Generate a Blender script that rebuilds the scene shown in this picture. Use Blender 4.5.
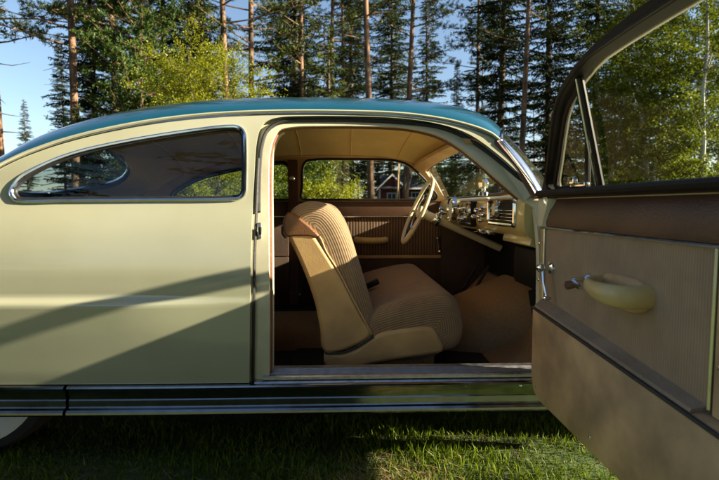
import bpy, bmesh, math, random
import numpy as np
from math import sin, cos, pi, radians, sqrt, atan2, tan
from mathutils import Vector, Matrix, geometry

for o in list(bpy.data.objects):
    bpy.data.objects.remove(o, do_unlink=True)
SC = bpy.context.scene
COL = SC.collection

# ------------------------------------------------------------------ camera
CAM = Vector((0.0, -1.80, 1.00))
YAW, PITCH = radians(2.0), radians(4.06)
cd = bpy.data.cameras.new("camera")
cam = bpy.data.objects.new("camera", cd)
COL.objects.link(cam)
cam.location = CAM
cam.rotation_euler = (pi / 2 - PITCH, 0, -YAW)
cd.lens, cd.sensor_width = 24.0, 36.0
cd.clip_start, cd.clip_end = 0.05, 3000
cd.dof.use_dof = True
cd.dof.focus_distance = 2.25
cd.dof.aperture_fstop = 4.0
SC.camera = cam

# ------------------------------------------------------------------ light
SUN_TO = Vector((6.8, -1.0, 2.66)).normalized()
SUN_EL = math.asin(SUN_TO.z)
SUN_ROT = atan2(SUN_TO.x, SUN_TO.y)
W = bpy.data.worlds.new("World")
SC.world = W
W.use_nodes = True
nt = W.node_tree
nt.nodes.clear()
sky = nt.nodes.new("ShaderNodeTexSky")
sky.sky_type = 'NISHITA'
sky.sun_disc = False
sky.sun_elevation = SUN_EL
sky.sun_rotation = SUN_ROT
sky.air_density, sky.dust_density, sky.ozone_density = 1.0, 1.0, 1.6
bgn = nt.nodes.new("ShaderNodeBackground")
bgn.inputs["Strength"].default_value = 0.053
won = nt.nodes.new("ShaderNodeOutputWorld")
nt.links.new(sky.outputs[0], bgn.inputs[0])
nt.links.new(bgn.outputs[0], won.inputs[0])

sd = bpy.data.lights.new("sun", 'SUN')
sd.energy, sd.angle, sd.color = 5.0, radians(0.5), (1.0, 0.88, 0.66)
sun = bpy.data.objects.new("sun", sd)
COL.objects.link(sun)
sun.location = (20, -6, 12)
sun.rotation_euler = (-SUN_TO).to_track_quat('-Z', 'Y').to_euler()

SC.view_settings.view_transform = 'Standard'
SC.view_settings.look = 'None'
SC.view_settings.exposure = 2.1
SC.view_settings.gamma = 1.0
SC.view_settings.use_curve_mapping = False
SC.render.engine = 'CYCLES'
SC.cycles.max_bounces = 10
SC.cycles.transparent_max_bounces = 24
SC.cycles.sample_clamp_indirect = 6.0

# ------------------------------------------------------------------ pixel helpers (photo 719 x 480)
FPX = 24 / 36 * 719
_R = Vector((cos(YAW), -sin(YAW), 0))
_F = Vector((sin(YAW) * cos(PITCH), cos(YAW) * cos(PITCH), -sin(PITCH)))
_U = _R.cross(_F)


def ray(px, py):
    return _F + _R * ((px - 359.5) / FPX) + _U * (-(py - 240) / FPX)


def at(px, py, Y):
    d = ray(px, py)
    return CAM + d * ((Y - CAM.y) / d.y)


def proj(p):
    v = Vector(p) - CAM
    z = v.dot(_F)
    return 359.5 + FPX * v.dot(_R) / z, 240 - FPX * v.dot(_U) / z


# ------------------------------------------------------------------ materials
MATS = {}


def nodes(name):
    m = bpy.data.materials.new(name)
    m.use_nodes = True
    n = m.node_tree
    n.nodes.clear()
    out = n.nodes.new("ShaderNodeOutputMaterial")
    return m, n, out


def pmat(name, col, rough=0.5, metal=0.0, scale=8.0, var=0.15, bump=0.0, bscale=60.0, coat=0.0,
         col2=None, coords="Object", rvar=0.0, spec=0.5, sheen=0.0, detail=5.0):
    m, n, out = nodes(name)
    b = n.nodes.new("ShaderNodeBsdfPrincipled")
    n.links.new(b.outputs[0], out.inputs[0])
    b.inputs["Roughness"].default_value = rough
    b.inputs["Metallic"].default_value = metal
    b.inputs["Coat Weight"].default_value = coat
    b.inputs["Coat Roughness"].default_value = 0.04
    b.inputs["Specular IOR Level"].default_value = spec
    b.inputs["Sheen Weight"].default_value = sheen
    tc = n.nodes.new("ShaderNodeTexCoord")
    tx = n.nodes.new("ShaderNodeTexNoise")
    tx.inputs["Scale"].default_value = scale
    tx.inputs["Detail"].default_value = detail
    n.links.new(tc.outputs[coords], tx.inputs["Vector"])
    cr = n.nodes.new("ShaderNodeValToRGB")
    if col2 is None:
        c1 = [c * (1 - var) for c in col]
        c2 = [min(1, c * (1 + var)) for c in col]
    else:
        c1, c2 = col, col2
    cr.color_ramp.elements[0].position = 0.32
    cr.color_ramp.elements[1].position = 0.68
    cr.color_ramp.elements[0].color = (*c1, 1)
    cr.color_ramp.elements[1].color = (*c2, 1)
    n.links.new(tx.outputs[0], cr.inputs[0])
    n.links.new(cr.outputs[0], b.inputs["Base Color"])
    if rvar:
        mr = n.nodes.new("ShaderNodeMapRange")
        mr.inputs["To Min"].default_value = max(0.02, rough - rvar)
        mr.inputs["To Max"].default_value = rough + rvar
        n.links.new(tx.outputs[0], mr.inputs["Value"])
        n.links.new(mr.outputs[0], b.inputs["Roughness"])
    if bump:
        t2 = n.nodes.new("ShaderNodeTexNoise")
        t2.inputs["Scale"].default_value = bscale
        t2.inputs["Detail"].default_value = 4
        n.links.new(tc.outputs[coords], t2.inputs["Vector"])
        bp = n.nodes.new("ShaderNodeBump")
        bp.inputs["Strength"].default_value = bump
        bp.inputs["Distance"].default_value = 0.01
        n.links.new(t2.outputs[0], bp.inputs["Height"])
        n.links.new(bp.outputs[0], b.inputs["Normal"])
    MATS[name] = m
    return m


def cordmat(name, c1, c2, period, coords="UV", axis=0, rough=0.85, bump=0.5, sharp=0.5):
    """ribbed upholstery cloth: stripes along one coordinate"""
    m, n, out = nodes(name)
    b = n.nodes.new("ShaderNodeBsdfPrincipled")
    b.inputs["Roughness"].default_value = rough
    b.inputs["Sheen Weight"].default_value = 0.15
    n.links.new(b.outputs[0], out.inputs[0])
    tc = n.nodes.new("ShaderNodeTexCoord")
    sp = n.nodes.new("ShaderNodeSeparateXYZ")
    n.links.new(tc.outputs[coords], sp.inputs[0])
    ml = n.nodes.new("ShaderNodeMath")
    ml.operation = 'MULTIPLY'
    ml.inputs[1].default_value = 2 * pi / period
    n.links.new(sp.outputs[axis], ml.inputs[0])
    sn = n.nodes.new("ShaderNodeMath")
    sn.operation = 'SINE'
    n.links.new(ml.outputs[0], sn.inputs[0])
    mr = n.nodes.new("ShaderNodeMapRange")
    mr.inputs["From Min"].default_value = -sharp
    mr.inputs["From Max"].default_value = sharp
    n.links.new(sn.outputs[0], mr.inputs["Value"])
    nz = n.nodes.new("ShaderNodeTexNoise")
    nz.inputs["Scale"].default_value = 14
    nz.inputs["Detail"].default_value = 8
    n.links.new(tc.outputs["Object"], nz.inputs["Vector"])
    mx = n.nodes.new("ShaderNodeMix")
    mx.data_type = 'RGBA'
    mx.inputs["A"].default_value = (*c1, 1)
    mx.inputs["B"].default_value = (*c2, 1)
    n.links.new(mr.outputs[0], mx.inputs["Factor"])
    hv = n.nodes.new("ShaderNodeHueSaturation")
    m2 = n.nodes.new("ShaderNodeMapRange")
    m2.inputs["To Min"].default_value = 0.72
    m2.inputs["To Max"].default_value = 1.28
    n.links.new(nz.outputs[0], m2.inputs["Value"])
    n.links.new(m2.outputs[0], hv.inputs["Value"])
    n.links.new(mx.outputs["Result"], hv.inputs["Color"])
    n.links.new(hv.outputs[0], b.inputs["Base Color"])
    bp = n.nodes.new("ShaderNodeBump")
    bp.inputs["Strength"].default_value = bump
    bp.inputs["Distance"].default_value = 0.004
    n.links.new(mr.outputs[0], bp.inputs["Height"])
    n.links.new(bp.outputs[0], b.inputs["Normal"])
    return m


def glassmat(name, tint=(0.86, 0.90, 0.88), f0=0.045, dust=0.0, fg=0.9):
    m, n, out = nodes(name)
    lw = n.nodes.new("ShaderNodeLayerWeight")
    lw.inputs["Blend"].default_value = 0.5
    pw = n.nodes.new("ShaderNodeMath")
    pw.operation = 'POWER'
    pw.inputs[1].default_value = 5
    n.links.new(lw.outputs["Facing"], pw.inputs[0])
    ma = n.nodes.new("ShaderNodeMath")
    ma.operation = 'MULTIPLY_ADD'
    ma.inputs[1].default_value = fg
    ma.inputs[2].default_value = f0
    ma.use_clamp = True
    n.links.new(pw.outputs[0], ma.inputs[0])
    t = n.nodes.new("ShaderNodeBsdfTransparent")
    t.inputs[0].default_value = (*tint, 1)
    g = n.nodes.new("ShaderNodeBsdfGlossy")
    g.inputs["Roughness"].default_value = 0.01
    mx = n.nodes.new("ShaderNodeMixShader")
    n.links.new(ma.outputs[0], mx.inputs[0])
    n.links.new(t.outputs[0], mx.inputs[1])
    n.links.new(g.outputs[0], mx.inputs[2])
    last = mx
    if dust:
        tc = n.nodes.new("ShaderNodeTexCoord")
        nz = n.nodes.new("ShaderNodeTexNoise")
        nz.inputs["Scale"].default_value = 3
        nz.inputs["Detail"].default_value = 7
        n.links.new(tc.outputs["Object"], nz.inputs["Vector"])
        m3 = n.nodes.new("ShaderNodeMapRange")
        m3.inputs["From Min"].default_value = 0.3
        m3.inputs["From Max"].default_value = 0.8
        m3.inputs["To Max"].default_value = dust
        n.links.new(nz.outputs[0], m3.inputs["Value"])
        df = n.nodes.new("ShaderNodeBsdfDiffuse")
        df.inputs[0].default_value = (0.6, 0.6, 0.56, 1)
        m4 = n.nodes.new("ShaderNodeMixShader")
        n.links.new(m3.outputs[0], m4.inputs[0])
        n.links.new(mx.outputs[0], m4.inputs[1])
        n.links.new(df.outputs[0], m4.inputs[2])
        last = m4
    n.links.new(last.outputs[0], out.inputs[0])
    return m


def leafmat(name, c1, c2, trans=0.35, rough=0.6, pos_scale=0.5):
    m, n, out = nodes(name)
    gi = n.nodes.new("ShaderNodeNewGeometry")
    oi = n.nodes.new("ShaderNodeObjectInfo")
    tc = n.nodes.new("ShaderNodeTexCoord")
    nz = n.nodes.new("ShaderNodeTexNoise")
    nz.inputs["Scale"].default_value = pos_scale
    nz.inputs["Detail"].default_value = 3
    n.links.new(tc.outputs["Object"], nz.inputs["Vector"])
    a = n.nodes.new("ShaderNodeMath")
    a.operation = 'ADD'
    n.links.new(gi.outputs["Random Per Island"], a.inputs[0])
    n.links.new(nz.outputs[0], a.inputs[1])
    a2 = n.nodes.new("ShaderNodeMath")
    a2.operation = 'MULTIPLY_ADD'
    a2.inputs[1].default_value = 0.7
    a2.inputs[2].default_value = -0.2
    a2.use_clamp = True
    n.links.new(a.outputs[0], a2.inputs[0])
    mx = n.nodes.new("ShaderNodeMix")
    mx.data_type = 'RGBA'
    mx.inputs["A"].default_value = (*c1, 1)
    mx.inputs["B"].default_value = (*c2, 1)
    n.links.new(a2.outputs[0], mx.inputs["Factor"])
    hs = n.nodes.new("ShaderNodeHueSaturation")
    mr = n.nodes.new("ShaderNodeMapRange")
    mr.inputs["To Min"].default_value = 0.75
    mr.inputs["To Max"].default_value = 1.25
    n.links.new(oi.outputs["Random"], mr.inputs["Value"])
    n.links.new(mr.outputs[0], hs.inputs["Value"])
    n.links.new(mx.outputs["Result"], hs.inputs["Color"])
    d = n.nodes.new("ShaderNodeBsdfDiffuse")
    t = n.nodes.new("ShaderNodeBsdfTranslucent")
    g = n.nodes.new("ShaderNodeBsdfGlossy")
    g.inputs["Roughness"].default_value = 0.45
    n.links.new(hs.outputs[0], d.inputs[0])
    n.links.new(hs.outputs[0], t.inputs[0])
    s1 = n.nodes.new("ShaderNodeMixShader")
    s1.inputs[0].default_value = trans
    n.links.new(d.outputs[0], s1.inputs[1])
    n.links.new(t.outputs[0], s1.inputs[2])
    s2 = n.nodes.new("ShaderNodeMixShader")
    s2.inputs[0].default_value = 0.015
    n.links.new(s1.outputs[0], s2.inputs[1])
    n.links.new(g.outputs[0], s2.inputs[2])
    n.links.new(s2.outputs[0], out.inputs[0])
    return m


def barkmat(name, c1, c2, scale=6.0):
    m, n, out = nodes(name)
    b = n.nodes.new("ShaderNodeBsdfPrincipled")
    b.inputs["Roughness"].default_value = 0.95
    n.links.new(b.outputs[0], out.inputs[0])
    tc = n.nodes.new("ShaderNodeTexCoord")
    mp = n.nodes.new("ShaderNodeMapping")
    mp.inputs["Scale"].default_value = (1, 1, 0.3)
    n.links.new(tc.outputs["Object"], mp.inputs[0])
    nz = n.nodes.new("ShaderNodeTexNoise")
    nz.inputs["Scale"].default_value = scale
    nz.inputs["Detail"].default_value = 8
    n.links.new(mp.outputs[0], nz.inputs["Vector"])
    cr = n.nodes.new("ShaderNodeValToRGB")
    cr.color_ramp.elements[0].position = 0.38
    cr.color_ramp.elements[1].position = 0.62
    cr.color_ramp.elements[0].color = (*c1, 1)
    cr.color_ramp.elements[1].color = (*c2, 1)
    n.links.new(nz.outputs[0], cr.inputs[0])
    n.links.new(cr.outputs[0], b.inputs["Base Color"])
    bp = n.nodes.new("ShaderNodeBump")
    bp.inputs["Strength"].default_value = 0.8
    bp.inputs["Distance"].default_value = 0.03
    n.links.new(nz.outputs[0], bp.inputs["Height"])
    n.links.new(bp.outputs[0], b.inputs["Normal"])
    return m


M_CREAM = pmat("cream_paint", (0.42, 0.415, 0.285), 0.17, 0, 3, 0.05, 0.02, 9, coat=1.0, rvar=0.08)
M_JAMB = pmat("jamb_paint", (0.55, 0.52, 0.36), 0.4, 0, 10, 0.10, 0.03, 30, coat=0.3)
M_TEAL = pmat("teal_paint", (0.005, 0.080, 0.130), 0.22, 0.15, 4, 0.08, 0.01, 9, coat=1.0)
M_CHROME = pmat("chrome", (0.72, 0.73, 0.74), 0.12, 1.0, 20, 0.08, 0.02, 30, rvar=0.06)
M_STEEL = pmat("brushed_sill_metal", (0.50, 0.50, 0.52), 0.38, 1.0, 40, 0.18, 0.10, 90, rvar=0.12)
M_RUBBER = pmat("black_rubber", (0.012, 0.012, 0.013), 0.6, 0, 30, 0.3, 0.1, 80)
M_DARKFRAME = pmat("dark_frame_paint", (0.014, 0.010, 0.008), 0.55, 0, 15, 0.2, 0.02, 40, spec=0.2)
M_BROWN = pmat("brown_leather", (0.085, 0.036, 0.017), 0.45, 0, 6, 0.25, 0.25, 180)
M_BROWNTOP = pmat("tan_leather", (0.15, 0.062, 0.024), 0.4, 0, 6, 0.25, 0.2, 180)
M_VINYL = pmat("beige_vinyl", (0.48, 0.295, 0.125), 0.55, 0, 6, 0.20, 0.10, 160)
M_DOORVINYL = pmat("worn_beige_vinyl", (0.43, 0.270, 0.130), 0.6, 0, 7, 0.34, 0.15, 120, detail=9)
M_LEDGE = pmat("grey_ledge_vinyl", (0.25, 0.180, 0.120), 0.6, 0, 9, 0.2, 0.3, 120)
M_ARM = pmat("armrest_vinyl", (0.52, 0.37, 0.15), 0.4, 0, 8, 0.12, 0.12, 90)
M_HEAD = pmat("headliner_cloth", (0.68, 0.50, 0.19), 0.85, 0, 4, 0.10, 0.2, 40)
M_DASH = pmat("dash_paint", (0.58, 0.46, 0.19), 0.3, 0, 5, 0.12, 0.02, 20, coat=0.5)
M_IVORY = pmat("ivory_plastic", (0.66, 0.58, 0.36), 0.3, 0, 9, 0.08, 0, 30, coat=0.3)
M_CARPET = pmat("tan_carpet", (0.32, 0.200, 0.100), 0.95, 0, 90, 0.12, 0.5, 300, detail=8)
M_MAT = pmat("black_floor_mat", (0.014, 0.012, 0.012), 0.9, 0, 30, 0.3, 0.5, 120)
M_DARKTRIM = pmat("dark_brown_trim", (0.060, 0.030, 0.016), 0.75, 0, 8, 0.25, 0.2, 120)
M_BLACK = pmat("black_enamel", (0.010, 0.010, 0.011), 0.6, 0, 9, 0.2, spec=0.25)
M_TYRE = pmat("tyre_rubber", (0.02, 0.02, 0.021), 0.8, 0, 20, 0.2, 0.2, 60)
M_WHITEWALL = pmat("whitewall", (0.66, 0.67, 0.66), 0.6, 0, 12, 0.08, 0.05, 60)
M_DIAL = pmat("dial_face", (0.60, 0.58, 0.50), 0.4, 0, 20, 0.1)
M_CORD = cordmat("ribbed_seat_cloth", (0.195, 0.118, 0.062), (0.32, 0.205, 0.110), 0.0105)
M_CORDDOOR = cordmat("ribbed_door_cloth", (0.265, 0.170, 0.092), (0.320, 0.215, 0.120), 0.0085, coords="Object", axis=1, bump=0.25)
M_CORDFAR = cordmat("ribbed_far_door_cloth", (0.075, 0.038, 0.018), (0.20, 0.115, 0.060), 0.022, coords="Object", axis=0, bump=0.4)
M_GLASS = glassmat("side_glass", dust=0.01)
M_QGLASS = glassmat("quarter_glass", (0.60, 0.69, 0.74), 0.06)
M_WGLASS = glassmat("windscreen_glass", (0.84, 0.89, 0.86), 0.05, dust=0.035)
M_DGLASS = glassmat("door_glass", (0.92, 0.95, 0.93), 0.006, fg=0.35)

# ------------------------------------------------------------------ mesh builder
WLOC = {}


class MB:
    def __init__(s):
        s.v, s.f, s.uv = [], [], {}

    def add(s, verts, faces):
        b = len(s.v)
        s.v += [Vector(p) for p in verts]
        s.f += [tuple(i + b for i in f) for f in faces]
        return b

    def loft(s, secs, closed=True, caps=True, ring=False):
        n = len(secs[0])
        b = s.add([p for sec in secs for p in sec], [])
        m = len(secs)
        for i in range(m if ring else m - 1):
            i2 = (i + 1) % m
            for j in range(n if closed else n - 1):
                j2 = (j + 1) % n
                s.f.append((b + i * n + j, b + i * n + j2, b + i2 * n + j2, b + i2 * n + j))
        if caps and closed and not ring:
            s.f.append(tuple(b + j for j in reversed(range(n))))
            s.f.append(tuple(b + (m - 1) * n + j for j in range(n)))
        return b

    def tube(s, path, r, segs=8, closed=False, sx=1.0, caps=True):
        P = [Vector(p) for p in path]
        n = len(P)
        rr = r if isinstance(r, (list, tuple)) else [r] * n
        secs, up = [], None
        for i in range(n):
            if closed:
                t = P[(i + 1) % n] - P[i - 1]
            else:
                t = P[min(i + 1, n - 1)] - P[max(i - 1, 0)]
            t.normalize()
            if up is None:
                up = Vector((0, 0, 1)) if abs(t.z) < 0.9 else Vector((1, 0, 0))
            side = t.cross(up)
            if side.length < 1e-6:
                side = t.orthogonal()
            side.normalize()
            up = side.cross(t).normalized()
            secs.append([P[i] + (side * cos(a) * sx + up * sin(a)) * rr[i]
                         for a in [2 * pi * k / segs for k in range(segs)]])
        s.loft(secs, True, caps, ring=closed)

    def box(s, c, size, bevel=0.0, rot=None):
        bm = bmesh.new()
        bmesh.ops.create_cube(bm, size=1)
        for v in bm.verts:
            v.co = Vector((v.co.x * size[0], v.co.y * size[1], v.co.z * size[2]))
        if bevel:
            bmesh.ops.bevel(bm, geom=bm.edges[:], offset=bevel, segments=2, affect='EDGES', profile=0.5)
        bm.verts.ensure_lookup_table()
        vs = [(rot @ v.co if rot else v.co) + Vector(c) for v in bm.verts]
        s.add(vs, [[v.index for v in f.verts] for f in bm.faces])
        bm.free()

    def lathe(s, c, axis, prof, segs=32):
        """prof: (along axis, radius)"""
        a = Vector(axis).normalized()
        e1 = a.orthogonal().normalized()
        e2 = a.cross(e1)
        c = Vector(c)
        secs = [[c + a * h + (e1 * cos(t) + e2 * sin(t)) * max(r, 1e-4) for t in [2 * pi * k / segs for k in range(segs)]]
                for h, r in prof]
        s.loft(secs, True, True)

    def build(s, name, mat, parent=None, smooth=True, angle=38, xf=None, uv=None):
        vs = [xf(p) for p in s.v] if xf else s.v
        lo = Vector((min(p.x for p in vs), min(p.y for p in vs), min(p.z for p in vs)))
        hi = Vector((max(p.x for p in vs), max(p.y for p in vs), max(p.z for p in vs)))
        c = (lo + hi) / 2
        me = bpy.data.meshes.new(name)
        me.from_pydata([p - c for p in vs], [], s.f)
        bm = bmesh.new()
        bm.from_mesh(me)
        bmesh.ops.recalc_face_normals(bm, faces=bm.faces[:])
        bm.to_mesh(me)
        bm.free()
        if uv is not None:
            ul = me.uv_layers.new(name="UVMap")
            for lp in me.loops:
                ul.data[lp.index].uv = uv[lp.vertex_index]
        me.materials.append(mat)
        if smooth:
            me.polygons.foreach_set("use_smooth", [True] * len(me.polygons))
            me.set_sharp_from_angle(angle=radians(angle))
        me.update()
        o = bpy.data.objects.new(name, me)
        COL.objects.link(o)
        WLOC[o] = c
        if parent:
            o.parent = parent
            o.location = c - WLOC[parent]
        else:
            o.location = c
        return o


def thing(name, label, cat, loc, group=None):
    o = bpy.data.objects.new(name, None)
    COL.objects.link(o)
    o.empty_display_size = 0.3
    o.location = loc
    WLOC[o] = Vector(loc)
    o["label"], o["category"] = label, cat
    if group:
        o["group"] = group
    return o


def copy_tree(o, parent=None):
    c = o.copy()
    COL.objects.link(c)
    if parent:
        c.parent = parent
    for ch in list(o.children):
        copy_tree(ch, c)
    return c


# 2-D helpers
def crom(pts, n=6, closed=False):
    P = [Vector(p) for p in pts]
    out, m = [], len(P)
    for i in range(m if closed else m - 1):
        if closed:
            p0, p1, p2, p3 = P[i - 1], P[i], P[(i + 1) % m], P[(i + 2) % m]
        else:
            p0, p1, p2, p3 = P[max(i - 1, 0)], P[i], P[i + 1], P[min(i + 2, m - 1)]
        for k in range(n):
            t = k / n
            # centripetal-ish: clamp tangents by chord length to avoid overshoot
            L = (p2 - p1).length
            d1 = (p2 - p0)
            d2 = (p3 - p1)
            m1 = d1 / max(d1.length, 1e-9) * L
            m2 = d2 / max(d2.length, 1e-9) * L
            h00, h10 = 2 * t ** 3 - 3 * t ** 2 + 1, t ** 3 - 2 * t ** 2 + t
            h01, h11 = -2 * t ** 3 + 3 * t ** 2, t ** 3 - t ** 2
            out.append(p1 * h00 + m1 * h10 + p2 * h01 + m2 * h11)
    if not closed:
        out.append(P[-1])
    return out


def interp(x, K):
    if x <= K[0][0]:
        return K[0][1]
    for (a, b), (c, d) in zip(K, K[1:]):
        if x <= c:
            return b + (d - b) * (x - a) / (c - a)
    return K[-1][1]


def smooth_table(K, n=8):
    """piecewise cubic through knots -> dense table"""
    out, m = [], len(K)
    sl = []
    for i in range(m):
        a, b = K[max(i - 1, 0)], K[min(i + 1, m - 1)]
        sl.append((b[1] - a[1]) / (b[0] - a[0]))
    for i in range(m - 1):
        h = K[i + 1][0] - K[i][0]
        for k in range(n):
            t = k / n
            y = ((2 * t ** 3 - 3 * t * t + 1) * K[i][1] + (t ** 3 - 2 * t * t + t) * h * sl[i]
                 + (-2 * t ** 3 + 3 * t * t) * K[i + 1][1] + (t ** 3 - t * t) * h * sl[i + 1])
            out.append((K[i][0] + h * t, y))
    out.append(K[-1])
    return out


def inside(p, poly):
    x, y = p[0], p[1]
    c, n = False, len(poly)
    j = n - 1
    for i in range(n):
        yi, yj = poly[i][1], poly[j][1]
        if (yi > y) != (yj > y) and x < (poly[j][0] - poly[i][0]) * (y - yi) / (yj - yi) + poly[i][0]:
            c = not c
        j = i
    return c


def densify(poly, d):
    out, n = [], len(poly)
    for i in range(n):
        a, b = Vector(poly[i][:2]), Vector(poly[(i + 1) % n][:2])
        k = max(1, int((b - a).length / d))
        out += [a + (b - a) * (t / k) for t in range(k)]
    return out


def offset_poly(poly, d):
    """positive d shrinks a polygon of either winding"""
    P = [Vector(p[:2]) for p in poly]
    n = len(P)
    ar = sum(P[i].x * P[(i + 1) % n].y - P[(i + 1) % n].x * P[i].y for i in range(n))
    sg = 1 if ar > 0 else -1
    out = []
    for i in range(n):
        t1 = (P[i] - P[i - 1])
        t2 = (P[(i + 1) % n] - P[i])
        t = t1.normalized() + t2.normalized() if t1.length > 1e-9 and t2.length > 1e-9 else (t1 + t2)
        if t.length < 1e-9:
            t = t2
        t.normalize()
        out.append(P[i] + Vector((-t.y, t.x)) * d * sg)
    return out


def panel(outer, holes, res, surf, thick, tdir, edge=None, rows=()):
    """sheet with holes cut from a curved surface; surf(u,v)->3D ; thickness along tdir(u,v)"""
    mb = MB()
    edge = edge or res * 0.6
    loops = [densify(outer, edge)] + [densify(h, edge) for h in holes]
    pts, edges = [], []
    for lp in loops:
        b = len(pts)
        pts += lp
        edges += [(b + i, b + (i + 1) % len(lp)) for i in range(len(lp))]
    nb = len(pts)
    B = np.array([(p.x, p.y) for p in pts])
    u0, u1, v0, v1 = B[:, 0].min(), B[:, 0].max(), B[:, 1].min(), B[:, 1].max()
    g = []
    vrows = [v0 + j * res for j in range(1, int((v1 - v0) / res) + 1)]
    if rows:
        vrows = [v for v in vrows if min(abs(v - r) for r in rows) > res * 0.35] + list(rows)
    for i in range(1, int((u1 - u0) / res) + 1):
        for v in vrows:
            p = (u0 + i * res, v)
            if np.min((B[:, 0] - p[0]) ** 2 + (B[:, 1] - p[1]) ** 2) < (0.45 * res) ** 2:
                continue
            if inside(p, loops[0]) and not any(inside(p, h) for h in loops[1:]):
                g.append(Vector(p))
    vs, es, fs, *_ = geometry.delaunay_2d_cdt(pts + g, edges, [], 0, 1e-6)
    keep = []
    for f in fs:
        c = sum((vs[i] for i in f), Vector((0, 0))) / len(f)
        if inside(c, loops[0]) and not any(inside(c, h) for h in loops[1:]):
            keep.append(tuple(f))
    front = [Vector(surf(p.x, p.y)) for p in vs]
    n = len(front)
    if not thick:
        mb.add(front, keep)
        return mb
    back = [Vector(surf(p.x, p.y)) + Vector(tdir(p.x, p.y)) * thick for p in vs]
    cnt = {}
    for f in keep:
        for a, b in ((f[0], f[1]), (f[1], f[2]), (f[2], f[0])):
            cnt[(a, b)] = 1
    rim = [(a, b) for (a, b) in cnt if (b, a) not in cnt]
    mb.add(front + back, keep + [tuple(i + n for i in reversed(f)) for f in keep] + [(b, a, a + n, b + n) for a, b in rim])
    return mb


# ================================================================== THE CAR
CARW = 1.95
XH, YH = 0.840, 0.03            # hinge line of the open door
DOOR_ANG = radians(90)
PROF = smooth_table([(0.15, 0.10), (0.24, 0.06), (0.31, 0.032), (0.40, 0.014), (0.52, 0.004), (0.625, 0.0), (0.70, -0.002),
                     (0.80, 0.004), (0.90, 0.026), (0.97, 0.052), (1.01, 0.070), (1.06, 0.086), (1.15, 0.108), (1.25, 0.145),
                     (1.33, 0.182), (1.40, 0.225), (1.5, 0.30)])


def plan(x):
    o = 0.0
    if x < -0.4:
        o += 0.016 * (x + 0.4) ** 2
    if x < -1.9:
        o += 0.30 * ((-1.9 - x) / 0.95) ** 2.2
    if x > 0.9:
        o += 0.03 * (x - 0.9) ** 2
    if x > 1.9:
        o += 0.25 * ((x - 1.9) / 0.55) ** 2.5
    return o


def side_y(x, z):
    y = interp(z, PROF) + plan(x)
    # character line along the flank
    k = max(0.0, min(1.0, (-0.40 - x) / 0.45))
    k = 0.25 + 0.75 * k * k * (3 - 2 * k)
    d = (0.664 - z) / 0.034
    if 0 < d <= 1:
        y -= 0.020 * k * d * d * (3 - 2 * d)
    elif d > 1:
        y -= 0.020 * k * max(0.0, 1 - (0.630 - z) / 0.22) ** 1.2
    return y


def near(x, z, o=0.0):
    return Vector((x, side_y(x, z) + o, z))


def far(x, z, o=0.0):
    return Vector((x, CARW - side_y(x, z) - o, z))


def on_side(px, py, o=0.0):
    Y = 0.1
    for _ in range(12):
        p = at(px, py, Y)
        Y = side_y(p.x, p.z) + o
    return Vector((p.x, p.z))


def on_far(px, py, o=0.0):
    Y = CARW - 0.1
    for _ in range(12):
        p = at(px, py, Y)
        Y = CARW - side_y(p.x, p.z) - o
    return Vector((p.x, p.z))


car = thing("vintage_car", "cream two-door fastback car with teal roof, passenger door wide open on the grass", "car",
            (0, CARW / 2, 0))

# outlines in side elevation (x, z), measured from the photo
GUT = [on_side(*p) for p in [(-8, 171), (0, 166), (15, 158.5), (30, 152), (60, 141.5), (100, 131), (150, 121.5), (200, 115.5),
                             (250, 112.5), (300, 111.5), (350, 112), (400, 114), (440, 119), (470, 126), (490, 133.5), (499, 140)]]
GUT = [Vector((-2.80, 0.62)), Vector((-2.55, 0.78)), Vector((-2.2, 0.935)), Vector((-1.85, 1.055))] + GUT
GUTC = crom(GUT, 6)
QWIN = [on_side(*p) for p in crom([(14.5, 188), (13.5, 194), (19, 199.6), (60, 199.4), (150, 198.8), (236, 197.6), (242, 194), (243.5, 185),
                                   (243.5, 142), (241.5, 131.5), (233, 128), (200, 131), (150, 138.5), (110, 146), (80, 153),
                                   (55, 161.5), (35, 171), (22, 179)], 4, True)]
APER = [on_side(*p) for p in crom([(249.3, 389), (249.6, 350), (250, 300), (252, 220), (254.5, 165), (256.5, 141), (262, 125), (275, 118),
                                   (300, 116), (350, 116), (400, 118), (440, 124), (470, 134.5), (500, 156), (522, 176), (540, 192)], 4)]
APER_ALL = APER + [Vector((XH + 0.005, 1.035)), Vector((XH + 0.005, APER[0].y))]
DGLASS = [on_far(*p) for p in crom([(304, 200), (303.5, 185), (304, 167), (309, 161.5), (350, 160.5), (386, 161), (404, 164.5),
                                    (419, 176), (432, 191), (435, 197), (430, 200), (380, 200.5), (330, 200.5)], 4, True)]
DGLASS = [Vector((p.x, max(p.y, 1.046))) for p in DGLASS]
APIL = [on_side(*p) for p in [(497, 135), (505, 146), (518.5, 165), (539.5, 191.5)]]   # front edge of the pillar


def gz(x):
    return interp(x, [(p.x, p.y) for p in GUTC])


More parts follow.
